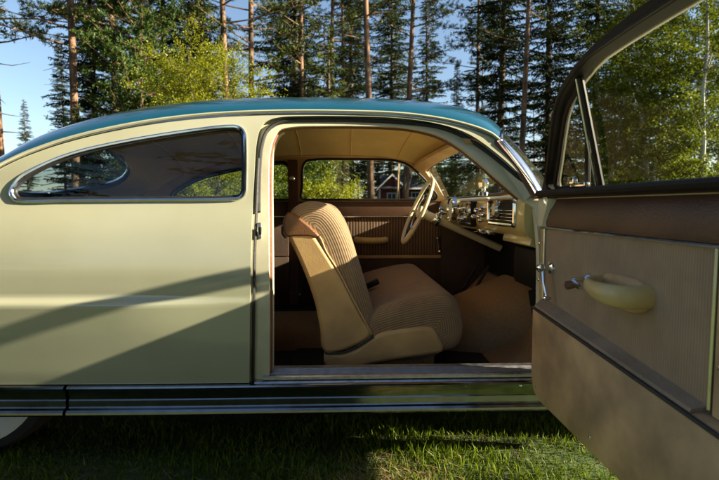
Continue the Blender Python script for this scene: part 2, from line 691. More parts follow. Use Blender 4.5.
# ---- body flanks
arch = [Vector((1.65 + 0.40 * cos(a), 0.36 + 0.40 * sin(a))) for a in [radians(t) for t in range(0, 181, 15)]]
arch = [p for p in arch if p.y >= 0.34]
rear_arch = [Vector((-1.72 + 0.2, 0.312))]
outer = ([Vector((-2.80, 0.315)), Vector((1.24, 0.315))] + list(reversed(arch)) +
         [Vector((2.06, 0.315)), Vector((2.42, 0.36)), Vector((2.45, 0.6)), Vector((2.42, 0.80)), Vector((2.25, 0.90)), Vector((1.6, 0.99)),
          Vector((1.0, 1.03)), Vector((0.86, 1.045))] + list(reversed(crom(APIL, 4))) + list(reversed(GUTC)))
mb = panel(outer, [QWIN, [p for p in APER_ALL]], 0.03, near, 0.012, lambda u, v: (0, 1, 0), rows=(0.664, 0.6555, 0.647, 0.6385, 0.630))
mb.build("body_side", M_CREAM, car)
outer_far = outer
mb = panel(outer_far, [QWIN, DGLASS], 0.05, far, 0.012, lambda u, v: (0, -1, 0))
mb.build("body_side", M_CREAM, car)

# ---- roof: sections from gutter to gutter
STX = [p.x for p in GUTC]
T_SIL = [(-40, 178), (0, 155), (50, 131), (100, 116), (150, 106.5), (200, 100.5), (250, 98), (290, 97), (350, 97.5), (400, 99.5), (430, 102),
         (450, 105), (470, 109.5), (485, 115), (496, 123), (506, 134)]
NU = 40
US = [-1 + 2 * k / NU for k in range(NU + 1)]
US = [math.copysign(1 - (1 - abs(u)) ** 1.5, u) for u in US]


def bow(x):
    return 0.17 * max(0.0, min(1.0, (x - 0.15) / 0.42)) ** 2


def rsec(x, zg, h, dz=0.0, shrink=0.0, shape=0.62):
    yg = side_y(x, zg)
    hw = CARW / 2 - yg - shrink
    return [Vector((x + bow(x) * (1 - u * u), CARW / 2 + u * hw, zg + dz + h * max(0.0, 1 - abs(u) ** 2.3) ** shape)) for u in US]


HS = []
for p in GUTC:
    x, zg = p.x, p.y
    if x < -1.62:
        HS.append(None)
        continue
    lo, hi = 0.01, 0.40
    for _ in range(26):
        h = (lo + hi) / 2
        q = [proj(v) for v in rsec(x, zg, h)[:NU // 2 + 1]]
        e = min(py - interp(px, T_SIL) for px, py in q)
        if e > 0:
            lo = h
        else:
            hi = h
    HS.append(h)
first = next(h for h in HS if h is not None)
HS = [first if h is None else h for h in HS]
HS = [max(0.10, h) for h in HS]
for _ in range(3):
    HS = [(HS[max(i - 1, 0)] + 2 * HS[i] + HS[min(i + 1, len(HS) - 1)]) / 4 for i in range(len(HS))]
# resample in x for the (x,u) surface
HT = [(p.x, h) for p, h in zip(GUTC, HS)]
X0, X1 = GUTC[0].x, GUTC[-1].x


def roof_pt(x, u, dz=0.0, shrink=0.0):
    zg, h = gz(x), interp(x, HT)
    yg = side_y(x, zg)
    hw = CARW / 2 - yg - shrink
    return Vector((x + bow(x) * (1 - u * u), CARW / 2 + u * hw, zg + dz + h * max(0.0, 1 - abs(u) ** 2.3) ** 0.62))


def uw(w):
    return math.copysign(1 - (1 - abs(w)) ** 1.6, w)


# rear window as a rounded outline on the roof surface (x, w)
RW = crom([(-2.05, -0.30), (-2.05, 0.0), (-2.05, 0.30), (-1.96, 0.52), (-1.76, 0.60), (-1.55, 0.55), (-1.40, 0.36), (-1.35, 0.0),
           (-1.40, -0.36), (-1.55, -0.55), (-1.76, -0.60), (-1.96, -0.52)], 4, True)
ro = [Vector((X0, -1)), Vector((X1, -1)), Vector((X1, 1)), Vector((X0, 1))]
mb = panel(ro, [RW], 0.05, lambda x, w: roof_pt(x, uw(w)), 0, None, edge=0.03)
mb.build("roof", M_TEAL, car, angle=60)
mb = panel(RW, [], 0.06, lambda x, w: roof_pt(x, uw(w), -0.006), 0, None)
rw = mb.build("rear_window", M_GLASS, car, angle=60)
mb = MB()
mb.tube([roof_pt(p.x, uw(p.y), 0.002) for p in RW], 0.011, 6, True)
mb.build("window_frame", M_CHROME, rw)
# headliner inside
ho = [Vector((X0 + 0.3, -1)), Vector((X1 - 0.03, -1)), Vector((X1 - 0.03, 1)), Vector((X0 + 0.3, 1))]
mb = panel(ho, [offset_poly(RW, -0.015)], 0.07, lambda x, w: roof_pt(x, uw(w), -0.034, 0.03), 0, None)
hl = mb.build("headliner", M_HEAD, car, angle=60)
for xs in (-1.15, -0.72, -0.30, 0.06, 0.40):
    mb = MB()
    mb.tube([roof_pt(xs, uw(w), -0.036, 0.031) for w in [-0.97 + 1.94 * k / 30 for k in range(31)]], 0.004, 5)
    mb.build("seam", M_HEAD, hl)
# drip moulding on both sides
for fn, nm in ((near, "drip_rail"), (far, "drip_rail")):
    mb = MB()
    mb.tube([fn(p.x, p.y + 0.002, -0.006) for p in GUTC[10:]], 0.0065, 6)
    mb.build(nm, M_CREAM, car)
    mb = MB()
    mb.tube([fn(p.x, p.y - 0.010, -0.003) for p in GUTC[16:]], 0.003, 5)
    mb.build("roof_moulding", M_CHROME, car)

# ---- quarter windows
for fn in (near, far):
    def gl(u, v, fn=fn):
        d = v - 1.06
        y = 0.088 + 0.20 * d + 0.60 * d * d + 0.016 * (u + 0.4) ** 2 + 0.012
        return Vector((u, y if fn is near else CARW - y, v))
    mb = panel(offset_poly(QWIN, -0.004), [], 0.06, gl, 0, None)
    q = mb.build("quarter_window", M_QGLASS if fn is near else M_GLASS, car)
    mb = MB()
    mb.tube([fn(p.x, p.y, -0.001) for p in offset_poly(QWIN, -0.006)], 0.0085, 8, True)
    mb.build("window_frame", M_CHROME, q)
    mb = MB()
    mb.tube([fn(p.x, p.y, 0.008) for p in offset_poly(QWIN, 0.004)], 0.007, 6, True)
    mb.build("rubber_seal", M_RUBBER, q)

# ---- door jamb: frame set back inside the opening
jin = [on_side(*p) for p in crom([(268, 392), (268, 300), (267.5, 220), (267.5, 165), (270, 144), (277, 130), (292, 125.5), (320, 124.5), (360, 124.5),
                                  (405, 126.5), (436, 133), (458, 144), (480, 161), (503, 181), (524, 199)], 4)]
jin_all = jin + [Vector((0.765, 0.99)), Vector((0.765, jin[0].y))]
jout = offset_poly(APER_ALL, -0.012)
jout = [Vector((p.x, max(p.y, jin[0].y - 0.02))) for p in jout]
mb = panel(jout, [jin_all], 0.04, lambda u, v: near(u, v, 0.030), 0.03, lambda u, v: (0, 1, 0))
mb.build("door_jamb", M_JAMB, car, angle=30)
# jamb return (inner wall going into the cabin) along the rear post
mb = MB()
rear = [p for p in jin[:22]]
secs = [[near(p.x, p.y, 0.058), near(p.x + 0.004, p.y, 0.075), near(p.x + 0.002, p.y, 0.15), near(p.x - 0.03, p.y, 0.15)] for p in rear]
mb.loft(secs, True, True)
mb.build("lock_post", M_JAMB, car)
mb = MB()
wl = [on_side(*p) for p in crom([(257.6, 212), (257.6, 195), (258.5, 165), (261, 144), (267, 129), (282, 120.5), (310, 119), (360, 119.2),
                                 (405, 121.5), (440, 126), (465, 135.5), (491, 152.5), (514, 171.5), (540, 195)], 5)]
mb.tube([near(p.x, p.y, 0.024) for p in wl], 0.0085, 8)
mb.build("weatherstrip", M_RUBBER, car)
mb = MB()
mb.tube([near(p.x, p.y, 0.064) for p in jin], 0.0085, 8)
mb.build("windlace", M_BROWNTOP, car)
mb = MB()
mb.tube([near(on_side(px, py).x, on_side(px, py).y, 0.016) for px, py in [(252.2, 389), (252.6, 340), (253, 300), (254, 250), (255.5, 215), (257, 175), (258, 158)]], 0.006, 6)
mb.build("seam_gap_shade", M_RUBBER, car)  # black strip standing in for the shade inside the door seam gap
# striker plate on the rear post
mb = MB()
c = near(on_side(258.5, 231).x, on_side(258.5, 231).y, 0.022)
mb.box(c, (0.015, 0.010, 0.062), 0.003)
st = mb.build("door_striker", M_STEEL, car)
mb = MB()
mb.box(c + Vector((0.004, -0.010, 0.0)), (0.010, 0.012, 0.030), 0.002)
mb.build("latch_tongue", M_BLACK, st)

# ---- sill and rocker mouldings
xr, xf_ = jin[0].x - 0.02, 0.80
zs = 0.335
mb = MB()
prof = [(0.175, zs - 0.012), (0.17, zs), (0.05, zs), (0.042, zs - 0.004), (0.042, zs - 0.014), (0.058, zs - 0.018)]
mb.loft([[Vector((x, y, z)) for y, z in prof] + [Vector((x, 0.175, zs - 0.05))] for x in (xr, 0.0, 0.4, xf_)])
sill = mb.build("sill_plate", M_STEEL, car, angle=25)
for yy in (0.07, 0.085, 0.10, 0.115, 0.13):
    mb = MB()
    mb.tube([(xr + 0.03, yy, zs + 0.0005), (xf_ - 0.02, yy, zs + 0.0005)], 0.002, 5)
    mb.build("tread_rib", M_STEEL, sill)
mb = MB()
mb.loft([[Vector((x, y, z)) for y, z in [(0.06, zs - 0.016), (0.034, zs - 0.018), (0.028, zs - 0.024), (0.028, zs - 0.034), (0.06, zs - 0.036)]]
         for x in (xr - 0.03, 0.3, xf_)])
sl = mb.build("sill_step", M_STEEL, car, angle=25)
for px in (275, 305, 338, 408, 466, 520):
    mb = MB()
    p = at(px, 385.5, 0.028)
    mb.lathe((p.x, 0.0285, p.z), (0, -1, 0), [(0, 0.005), (0.003, 0.005), (0.0045, 0.003), (0.005, 0.0)], 10)
    mb.build("screw", M_CHROME, sl)

ROCK = [(0.055, 0.312), (0.030, 0.312), (0.019, 0.308), (0.016, 0.302), (0.019, 0.296), (0.028, 0.292),
        (0.030, 0.288), (0.033, 0.262), (0.034, 0.254), (0.030, 0.250), (0.030, 0.226), (0.026, 0.222),
        (0.013, 0.219), (0.006, 0.212), (0.005, 0.204), (0.009, 0.197), (0.020, 0.192), (0.055, 0.190)]


def rocker(xa, xb, mirror=False):
    m = MB()
    k = max(2, int((xb - xa) / 0.08))
    secs = []
    for i in range(k + 1):
        x = xa + (xb - xa) * i / k
        secs.append([Vector((x, (CARW - y - plan(x)) if mirror else y + plan(x), z)) for y, z in ROCK])
    m.loft(secs)
    return m


xj = at(66, 400, 0.03).x
M_ROCK = pmat("rocker_stainless", (0.30, 0.31, 0.32), 0.15, 1.0, 25, 0.10, 0.03, 25, rvar=0.06)
for mir in (False, True):
    rocker(xj + 0.006, 1.24, mir).build("rocker_moulding", M_ROCK, car, angle=22)
    rocker(-1.98, xj - 0.006, mir).build("fender_skirt_moulding", M_ROCK, car, angle=22)

# ---- underbody, floor, tunnel
mb = MB()
mb.box((-0.15, CARW / 2, 0.205), (4.1, 1.66, 0.03), 0.005)
mb.build("floor_pan", M_MAT, car)
mb = MB()
mb.box((0.25, 0.50, 0.226), (1.0, 0.62, 0.012), 0.004)
mb.build("floor_mat", M_MAT, car)
mb = MB()
secs = []
for x, h, w in [(-1.1, 0.15, 0.22), (-0.3, 0.15, 0.22), (0.2, 0.15, 0.23), (0.42, 0.17, 0.26), (0.62, 0.20, 0.31), (0.82, 0.28, 0.36), (1.02, 0.36, 0.40)]:
    secs.append([Vector((x, CARW / 2 + w * math.copysign(abs(cos(a)) ** 0.55, cos(a)),
                         0.215 + h * max(0.0, sin(a)) ** 0.55)) for a in [pi * k / 16 for k in range(17)]])
mb.loft(secs, False, False)
mb.build("tunnel_carpet", M_CARPET, car)
mb = MB()
mb.loft([[Vector((x, y, z)) for x, z in ((0.70, 0.222), (0.90, 0.31), (1.085, 0.50), (1.085, 0.47), (0.90, 0.28), (0.72, 0.21))] for y in (0.14, CARW - 0.14)])
mb.build("toe_board", M_CARPET, car)
mb = MB()
mb.box((1.10, CARW / 2, 0.76), (0.03, 1.70, 0.50), 0.004)
mb.build("firewall", M_BLACK, car)
mb = MB()   # kick panel near & far
mb.box((0.93, CARW - 0.13, 0.60), (0.36, 0.02, 0.76), 0.004)
mb.build("kick_panel", M_DARKTRIM, car)

# ---- far side trim inside the cabin
ft = 0.05
bnd = [p for p in GUTC if -1.5 < p.x < 0.56]
apil_in = [Vector((0.60, 1.27)), Vector((0.74, 1.10)), Vector((0.80, 1.03))]
trim_o = [Vector((-1.5, 1.035)), Vector((0.80, 1.035))] + list(reversed(apil_in[:2])) + [Vector((p.x, p.y - 0.012)) for p in reversed(bnd)]
QW2, DG2 = offset_poly(QWIN, -0.006), offset_poly(DGLASS, -0.004)
QW2 = [Vector((p.x, max(p.y, 1.048))) for p in QW2]
DG2 = [Vector((p.x, max(p.y, 1.048))) for p in DG2]
mb = panel(trim_o, [QW2, DG2], 0.05, lambda u, v: far(u, v, ft), 0.028, lambda u, v: (0, 1, 0))
mb.build("window_surround", M_VINYL, car)
FD = thing  # keep namespace tidy
mb = panel(DGLASS, [], 0.08, lambda u, v: far(u, v, 0.015), 0, None)
fg = mb.build("door_window", M_GLASS, car)
mb = MB()
mb.tube([far(p.x, p.y, ft + 0.004) for p in DG2], 0.008, 6, True)
mb.build("window_frame", M_DARKFRAME, fg)
mb = MB()
a, b = on_far(399, 163.5), on_far(398, 201)
mb.tube([far(a.x, a.y, 0.02), far(b.x, b.y, 0.02)], 0.010, 8)
mb.build("vent_divider", M_CHROME, fg)
mb = MB()
mb.tube([far(p.x, p.y, ft + 0.004) for p in QW2], 0.008, 6, True)
mb.build("quarter_window_trim", M_DARKFRAME, car)
# B pillar inside
mb = MB()
a, b = on_far(295.5, 158, 0.08), on_far(295.5, 300, 0.08)
mb.loft([[far(x, z, 0.045), far(x, z, 0.085), far(x + 0.07, z, 0.085), far(x + 0.07, z, 0.045)]
         for x, z in [(-0.405, 0.25), (-0.405, 0.6), (-0.405, 1.0), (-0.40, 1.18), (-0.395, 1.33)]])
bp_ = mb.build("door_pillar", M_BROWN, car)
mb = MB()
mb.lathe(far(-0.37, 1.20, 0.085), (0, -1, 0), [(0, 0.022), (0.012, 0.022), (0.02, 0.014), (0.022, 0.0)], 14)
mb.build("coat_hook", M_CHROME, bp_)
Yf = CARW - 0.125


def fbox(name, x0, x1, z0, z1, th, mat, parent=car, y=None):
    m = MB()
    y = Yf if y is None else y
    m.box(((x0 + x1) / 2, y + th / 2, (z0 + z1) / 2), (x1 - x0, th, z1 - z0), min(0.004, th * 0.3))
    return m.build(name, mat, parent)


fdoor = fbox("door", -0.325, 0.80, 0.25, 0.60, 0.05, M_DARKTRIM)
fbox("upper_trim", -0.325, 0.80, 0.925, 1.046, 0.05, M_BROWN, fdoor)
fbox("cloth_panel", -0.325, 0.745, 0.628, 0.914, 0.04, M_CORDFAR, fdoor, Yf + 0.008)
fbox("trim_strip", -0.325, 0.80, 0.9145, 0.9245, 0.012, M_CHROME, fdoor, Yf - 0.006)
fbox("lower_strip", -0.325, 0.80, 0.601, 0.626, 0.02, M_VINYL, fdoor, Yf - 0.004)
mb = MB()
a0 = at(358, 240, Yf - 0.04)
ay = Yf - 0.005
pth = [(a0.x - 0.01, ay, a0.z), (a0.x, ay - 0.05, a0.z), (a0.x + 0.05, ay - 0.075, a0.z - 0.002), (a0.x + 0.15, ay - 0.075, a0.z - 0.002),
       (a0.x + 0.20, ay - 0.05, a0.z), (a0.x + 0.21, ay, a0.z)]
mb.tube(crom(pth, 4), 0.024, 10)
mb.build("armrest", M_ARM, fdoor)
mb = MB()
c0 = at(437, 238, Yf)
mb.lathe((c0.x, Yf - 0.006, c0.z), (0, -1, 0), [(0, 0.022), (0.015, 0.018), (0.03, 0.008), (0.032, 0)], 14)
mb.tube([(c0.x, Yf - 0.03, c0.z), (c0.x + 0.01, Yf - 0.035, c0.z - 0.10)], 0.006, 8)
mb.lathe((c0.x + 0.01, Yf - 0.035, c0.z - 0.10), (0, -1, 0), [(0, 0.01), (0.03, 0.013), (0.04, 0.0)], 12)
mb.build("window_crank", M_CHROME, fdoor)
fq = fbox("quarter_trim", -1.45, -0.41, 0.62, 1.046, 0.04, M_DARKTRIM)
fbox("lower_panel", -1.45, -0.41, 0.25, 0.615, 0.04, M_DARKTRIM, fq)
fbox("trim_strip", -1.45, -0.41, 0.9145, 0.9245, 0.012, M_CHROME, fq, Yf - 0.006)
# inner lining of the near rear quarter
mb = MB()
mb.box((-0.98, 0.13, 0.64), (1.1, 0.02, 0.78), 0.004)
mb.build("near_quarter_trim", M_DARKTRIM, car)
# parcel shelf and rear seat
mb = MB()
mb.box((-1.72, CARW / 2, 0.965), (0.62, 1.55, 0.03), 0.01)
mb.build("parcel_shelf", M_DARKTRIM, car)


def pillow(profile, y0, y1, ry, rin, nround=5, extra=2):
    """extruded upholstered body with rounded ends; returns MB and per-vertex uv"""
    m = MB()
    P = [Vector(p) for p in profile]
    L = [0.0]
    for i in range(1, len(P)):
        L.append(L[-1] + (P[i] - P[i - 1]).length)
    st = []
    # centre of near end going out to the side then across
    for k in range(nround + 1):
        a = (pi / 2) * k / nround
        st.append((ry * (1 - sin(a)), rin * (1 - cos(a)) if k < nround else rin))
    st = [(ry * (1 - cos(t)), rin * (1 - sin(t))) for t in [pi / 2 * k / nround for k in range(nround + 1)]]
    prev = (0, rin)
    arc, arcs = 0.0, []
    for s in st:
        arc += sqrt((s[0] - prev[0]) ** 2 + (s[1] - prev[1]) ** 2)
        arcs.append(arc)
        prev = s
    secs, us = [], []
    for (dy, di), u in zip(st, arcs):
        q = offset_poly(P, di)
        secs.append([Vector((p.x, y0 + dy, p.y)) for p in q])
        us.append(u)
    N = 10
    for k in range(1, N):
        y = y0 + ry + (y1 - y0 - 2 * ry) * k / N
        secs.append([Vector((p.x, y, p.y)) for p in P])
        us.append(arc + (y - y0 - ry))
    tot = arc + (y1 - y0 - 2 * ry)
    for (dy, di), u in reversed(list(zip(st, arcs))):
        q = offset_poly(P, di)
        secs.append([Vector((p.x, y1 - dy, p.y)) for p in q])
        us.append(tot + arc - u)
    m.loft(secs, True, False)
    uv = []
    for s_, u in zip(secs, us):
        uv += [(u, l) for l in L]
    for sec, u0 in ((secs[0], us[0]), (secs[-1], us[-1])):
        q = [Vector((p.x, p.z)) for p in sec]
        cm = panel(q, [], 0.016, lambda a_, b_: Vector((a_, sec[0].y, b_)), 0, None, edge=0.016)
        Q = np.array([(p.x, p.y) for p in densify(q, 0.004)])
        sg = -1 if sec is secs[0] else 1
        m.add(cm.v, cm.f)
        for p in cm.v:
            uv.append((u0 + sg * float(np.sqrt(np.min((Q[:, 0] - p.x) ** 2 + (Q[:, 1] - p.z) ** 2))), p.z))
    return m, uv


def spx(pts, Y, n=4):
    """photo outline -> (x, z) profile in the plane y = Y"""
    return [Vector((at(a, b, Y).x, at(a, b, Y).z)) for a, b in crom(pts, n, True)]


YS0, YS1 = 0.34, 1.62
# ---- front bench seat
base = spx([(325, 353), (341, 353), (357, 347), (372, 336.5), (384, 331.5), (402, 328.5), (424, 326), (433, 328.5), (439, 338), (443, 350),
            (432, 354), (402, 358.5), (372, 364), (345, 370), (329, 370)], YS0)
mb, uv = pillow(base, YS0 - 0.016, YS1 + 0.016, 0.022, 0.018)
seat = mb.build("front_seat", M_VINYL, car, uv=uv)
shell = spx([(288, 217), (284.5, 224), (287, 235), (297, 256), (307, 280), (315, 305), (320, 330), (323.5, 351), (340, 351.5), (356, 345.5),
             (371, 334), (364, 320), (352, 297), (339, 272), (326, 251), (314, 233), (302, 219)], YS0)
mb, uv = pillow(shell, YS0 - 0.016, YS1 + 0.016, 0.03, 0.020)
mb.build("backrest_shell", M_VINYL, seat, uv=uv)
topc = spx([(287, 213), (283, 222.5), (285.8, 236), (296, 236.4), (308, 236.6), (319.5, 236.6), (315, 230), (306, 222), (297, 215.5), (291, 212.5)], YS0, 3)
mb, uv = pillow(topc, YS0 - 0.021, YS1 + 0.021, 0.02, 0.010)
mb.build("backrest_top_trim", M_BROWNTOP, seat, uv=uv)
bol = spx([(288, 216), (292, 208.5), (301, 203), (313, 201), (328, 205), (340, 217), (350, 236), (358, 259), (366, 284), (371.5, 303), (375, 318), (373, 331),
           (356, 338), (332, 318), (316, 290), (304, 262), (294, 240), (287, 226)], YS0)
mb, uv = pillow(bol, YS0 - 0.004, YS1 + 0.004, 0.055, 0.066, 10)
mb.build("backrest_cushion", M_CORD, seat, uv=uv)
cus = spx([(352, 331), (366, 315), (390, 306), (414, 300), (436, 296), (450, 296), (459, 301), (464, 312), (466.5, 326), (465.5, 340), (459, 350),
           (448, 354), (430, 362), (400, 364), (370, 362), (352, 350)], YS0)
mb, uv = pillow(cus, YS0 - 0.002, YS1 + 0.002, 0.075, 0.075, 10)
mb.build("seat_cushion", M_CORD, seat, uv=uv)
mb = MB()
pp = spx([(326, 352), (341, 352.2), (357, 346.5), (372, 335)], YS0 - 0.004, 4)[:13]
mb.tube([(p.x, YS0 - 0.014, p.y) for p in pp], 0.0045, 6)
mb.build("piping", M_RUBBER, seat)
mb = MB()
wp = spx([(302, 219), (319.5, 236.5), (326, 251), (339, 272), (352, 297), (364, 320), (371, 334)], YS0 - 0.01, 4)[:25]
mb.tube([(p.x, YS0 - 0.008, p.y) for p in wp[4:]], 0.0045, 6)
mb.build("welt", M_VINYL, seat)
mb = MB()   # seat riser
mb.box((0.20, 0.97, 0.275), (0.46, 1.15, 0.12), 0.01)
mb.build("seat_riser", M_CARPET, seat)
mb = MB()   # recliner hook behind the backrest
p = at(283.5, 229, YS0 + 0.1)
mb.tube([p + Vector((0.015, 0, 0.03)), p + Vector((-0.006, 0, 0.01)), p + Vector((-0.006, 0, -0.02)), p + Vector((0.01, 0, -0.045))], 0.006, 6)
mb.build("grab_handle", M_CHROME, seat)
# seat belt buckle on the cushion
p = at(371, 284, 0.86)
mb = MB()
rz = Matrix.Rotation(radians(-25), 3, 'Y')
mb.box(p + Vector((0.005, 0, 0.0)), (0.085, 0.05, 0.030), 0.008, rz)
mb.box(p + Vector((-0.05, 0, -0.028)), (0.07, 0.035, 0.008), 0.002, rz)
mb.build("seat_belt_buckle", M_BLACK, seat)
# rear bench
rb = [Vector(p) for p in [(-1.42, 0.95), (-1.34, 0.97), (-1.28, 0.92), (-1.18, 0.70), (-1.12, 0.52), (-0.72, 0.55), (-0.66, 0.50), (-0.66, 0.36), (-1.2, 0.33), (-1.38, 0.6)]]
mb, uv = pillow(crom([(p.x, p.y) for p in rb], 3, True), 0.20, 1.75, 0.04, 0.03)
mb.build("rear_seat", M_CORD, car, uv=uv)

# ---- windscreen
NWS = 28


def ws_top(u):
    p = roof_pt(X1, uw(u))
    return p + Vector((0.0, 0, -0.004))


def ws_bot(u):
    hw = CARW / 2 - 0.085
    return Vector((0.776 + 0.30 * (1 - abs(u) ** 2.6), CARW / 2 + u * hw, 1.045 + 0.040 * (1 - u * u)))


def ws(u, v):
    a, b = ws_top(u), ws_bot(u)
    p = a.lerp(b, v)
    bul = sin(pi * v) * 0.008
    return p + Vector((bul, 0, bul * 0.7))


def strip(fu, fv, nu, nv):
    pass


mb = MB()
uu = [uw(-0.97 + 1.94 * k / NWS) for k in range(NWS + 1)]
mb.loft([[ws(u, v) for u in uu] for v in [0.03 + 0.94 * k / 8 for k in range(9)]], False, False)
wsg = mb.build("windscreen", M_WGLASS, car, angle=80)
border = [ws(uw(-0.985 + 1.97 * k / 40), 0.02) for k in range(41)] + [ws(uw(0.985), v) for v in (0.15, 0.3, 0.5, 0.7, 0.85)] + \
         [ws(uw(0.985 - 1.97 * k / 40), 0.985) for k in range(41)] + [ws(uw(-0.985), v) for v in (0.85, 0.7, 0.5, 0.3, 0.15)]
mb = MB()
mb.tube([p + Vector((0.004, 0, 0.003)) for p in border], 0.0065, 8, True)
mb.build("windscreen_moulding", M_CHROME, wsg)
mb = MB()
mb.tube([p + Vector((-0.014, 0, -0.008)) for p in border], 0.013, 8, True)
mb.build("inner_garnish", M_BROWN, wsg)
for sgn in (-1,):      # broad stainless reveal along the pillars
    mb = MB()
    secs = []
    for k in range(13):
        v = 0.0 + 0.985 * k / 12
        wd = 0.012 + 0.040 * sin(pi * min(1, 0.15 + 0.75 * k / 12))
        g0, g1 = ws(uw(sgn * 0.985), v), ws(uw(sgn * 0.985), v)
        g1 = ws(sgn * (abs(uw(0.985)) - wd / 0.80), v)
        o = Vector((0.008, -0.004 * (1 if sgn < 0 else -1), 0.006))
        secs.append([g0 + Vector((0, 0.004 * -sgn * -1, 0)), g0 + o, g0.lerp(g1, 0.5) + o * 1.35, g1 + o, g1 + Vector((-0.002, 0, -0.002))])
    mb.loft(secs, True, True)
    mb.build("pillar_reveal", M_CHROME, wsg, angle=50)
mb = MB()
mb.tube([ws(0, v) for v in [0.02 + 0.96 * k / 8 for k in range(9)]], 0.010, 8)
mb.build("centre_divider", M_CHROME, wsg)
# inner pillar trim (painted) both sides: body between flank and windscreen edge
for sgn, fn in ((-1, near), (1, far)):
    mb = MB()
    secs = []
    AP = crom(APIL, 5)
    for i, q in enumerate(AP):
        v = 0.02 + 0.96 * i / (len(AP) - 1)
        g = ws(uw(sgn * 0.985), v)
        a = fn(q.x - 0.004, q.y, 0.010)
        secs.append([a, fn(q.x - 0.045, q.y - 0.02, 0.045), g + Vector((-0.050, -sgn * 0.012, -0.03)), g + Vector((-0.022, -sgn * 0.010, -0.008)),
                     g + Vector((0.0, sgn * 0.006, 0.0))])
    mb.loft(secs)
    mb.build("windscreen_pillar", M_VINYL if sgn > 0 else M_JAMB, car, angle=35)
    # painted skin between the flank edge and the screen moulding
    mb = MB()
    secs = []
    for i, q in enumerate(AP):
        v = 0.02 + 0.96 * i / (len(AP) - 1)
        g = ws(uw(sgn * 0.985), v)
        a = fn(q.x - 0.003, q.y, -0.003)
        secs.append([a, a.lerp(g, 0.5) + Vector((0.003, 0, 0.002)), g + Vector((0.003, 0, 0.002))])
    mb.loft(secs, False, False)
    mb.build("pillar_skin", M_CREAM, car, angle=60)
# header trim over the screen
mb = MB()
secs = []
for k in range(31):
    u = uw(-0.78 + 1.56 * k / 30)
    t = ws_top(u)
    secs.append([t + Vector((-0.02, 0, -0.012)), t + Vector((-0.03, 0, -0.035)), t + Vector((-0.14, 0, -0.036 + 0.01)), t + Vector((-0.15, 0, -0.02 + 0.012))])
mb.loft(secs)
mb.build("header_trim", M_VINYL, car)

# ---- cowl, bonnet, front
mb = MB()
secs = []
for x in [0.86, 0.95, 1.05, 1.2, 1.4, 1.6, 1.8, 2.0, 2.2, 2.36, 2.42]:
    ze = interp(x, [(0.86, 1.045), (1.0, 1.03), (1.6, 0.99), (2.25, 0.90), (2.42, 0.80)])
    cr = interp(x, [(0.86, 0.03), (1.2, 0.045), (2.0, 0.05), (2.42, 0.03)])
    yg = side_y(x, ze)
    secs.append([Vector((x + (0.32 * (1 - abs(u) ** 2.2) * max(0, 1 - (x - 0.86) / 0.6)), CARW / 2 + u * (CARW / 2 - yg), ze + cr * (1 - abs(u) ** 3) - 0.001))
                 for u in [-1 + k / 12 for k in range(25)]])
mb.loft(secs, False, False)
mb.build("bonnet", M_CREAM, car, angle=60)
mb = MB()
secs = []
for z in [0.30, 0.42, 0.55, 0.68, 0.80]:
    secs.append([Vector((2.42 + 0.12 * (1 - u * u) - 0.1 * max(0, (z - 0.55)) ** 1, CARW / 2 + u * (CARW / 2 - side_y(2.42, z)), z)) for u in [-1 + k / 10 for k in range(21)]])
mb.loft(secs, False, False)
fp = mb.build("front_panel", M_CREAM, car, angle=60)
for z in (0.45, 0.53, 0.61):
    mb = MB()
    mb.tube([(2.45 + 0.12 * (1 - u * u), CARW / 2 + u * 0.5, z) for u in [-1 + k / 8 for k in range(17)]], 0.016, 8)
    mb.build("grille_bar", M_CHROME, fp)
for s in (-1, 1):
    mb = MB()
    mb.lathe((2.40, CARW / 2 + s * 0.58, 0.70), (1, 0, 0), [(0, 0.10), (0.06, 0.10), (0.075, 0.09), (0.09, 0.06), (0.095, 0)], 24)
    mb.build("headlight", M_CHROME, fp)
for xx, sg in ((2.62, 1), (-3.02, -1)):
    mb = MB()
    pth = [(xx - sg * 0.30, 0.10, 0.42), (xx - sg * 0.08, 0.16, 0.42), (xx, 0.5, 0.42), (xx + sg * 0.03, CARW / 2, 0.42), (xx, CARW - 0.5, 0.42),
           (xx - sg * 0.08, CARW - 0.16, 0.42), (xx - sg * 0.30, CARW - 0.10, 0.42)]
    mb.tube(crom(pth, 4), 0.065, 10, sx=0.6)
    mb.build("bumper", M_CHROME, car)
mb = MB()
secs = []
for z in [0.30, 0.4, 0.5, 0.6, 0.66]:
    yy = side_y(-2.79, z)
    secs.append([Vector((-2.79 - 0.14 * (1 - u * u) + 0.1 * max(0, z - 0.5), CARW / 2 + u * (CARW / 2 - yy), z)) for u in [-1 + k / 10 for k in range(21)]])
mb.loft(secs, False, False)
tp = mb.build("tail_panel", M_TEAL, car, angle=60)
for s in (-1, 1):
    mb = MB()
    mb.lathe((-2.84, CARW / 2 + s * 0.46, 0.58), (-1, 0, 0.2), [(0, 0.045), (0.03, 0.045), (0.06, 0.03), (0.07, 0)], 18)
    mb.build("tail_light", M_BROWNTOP, tp)

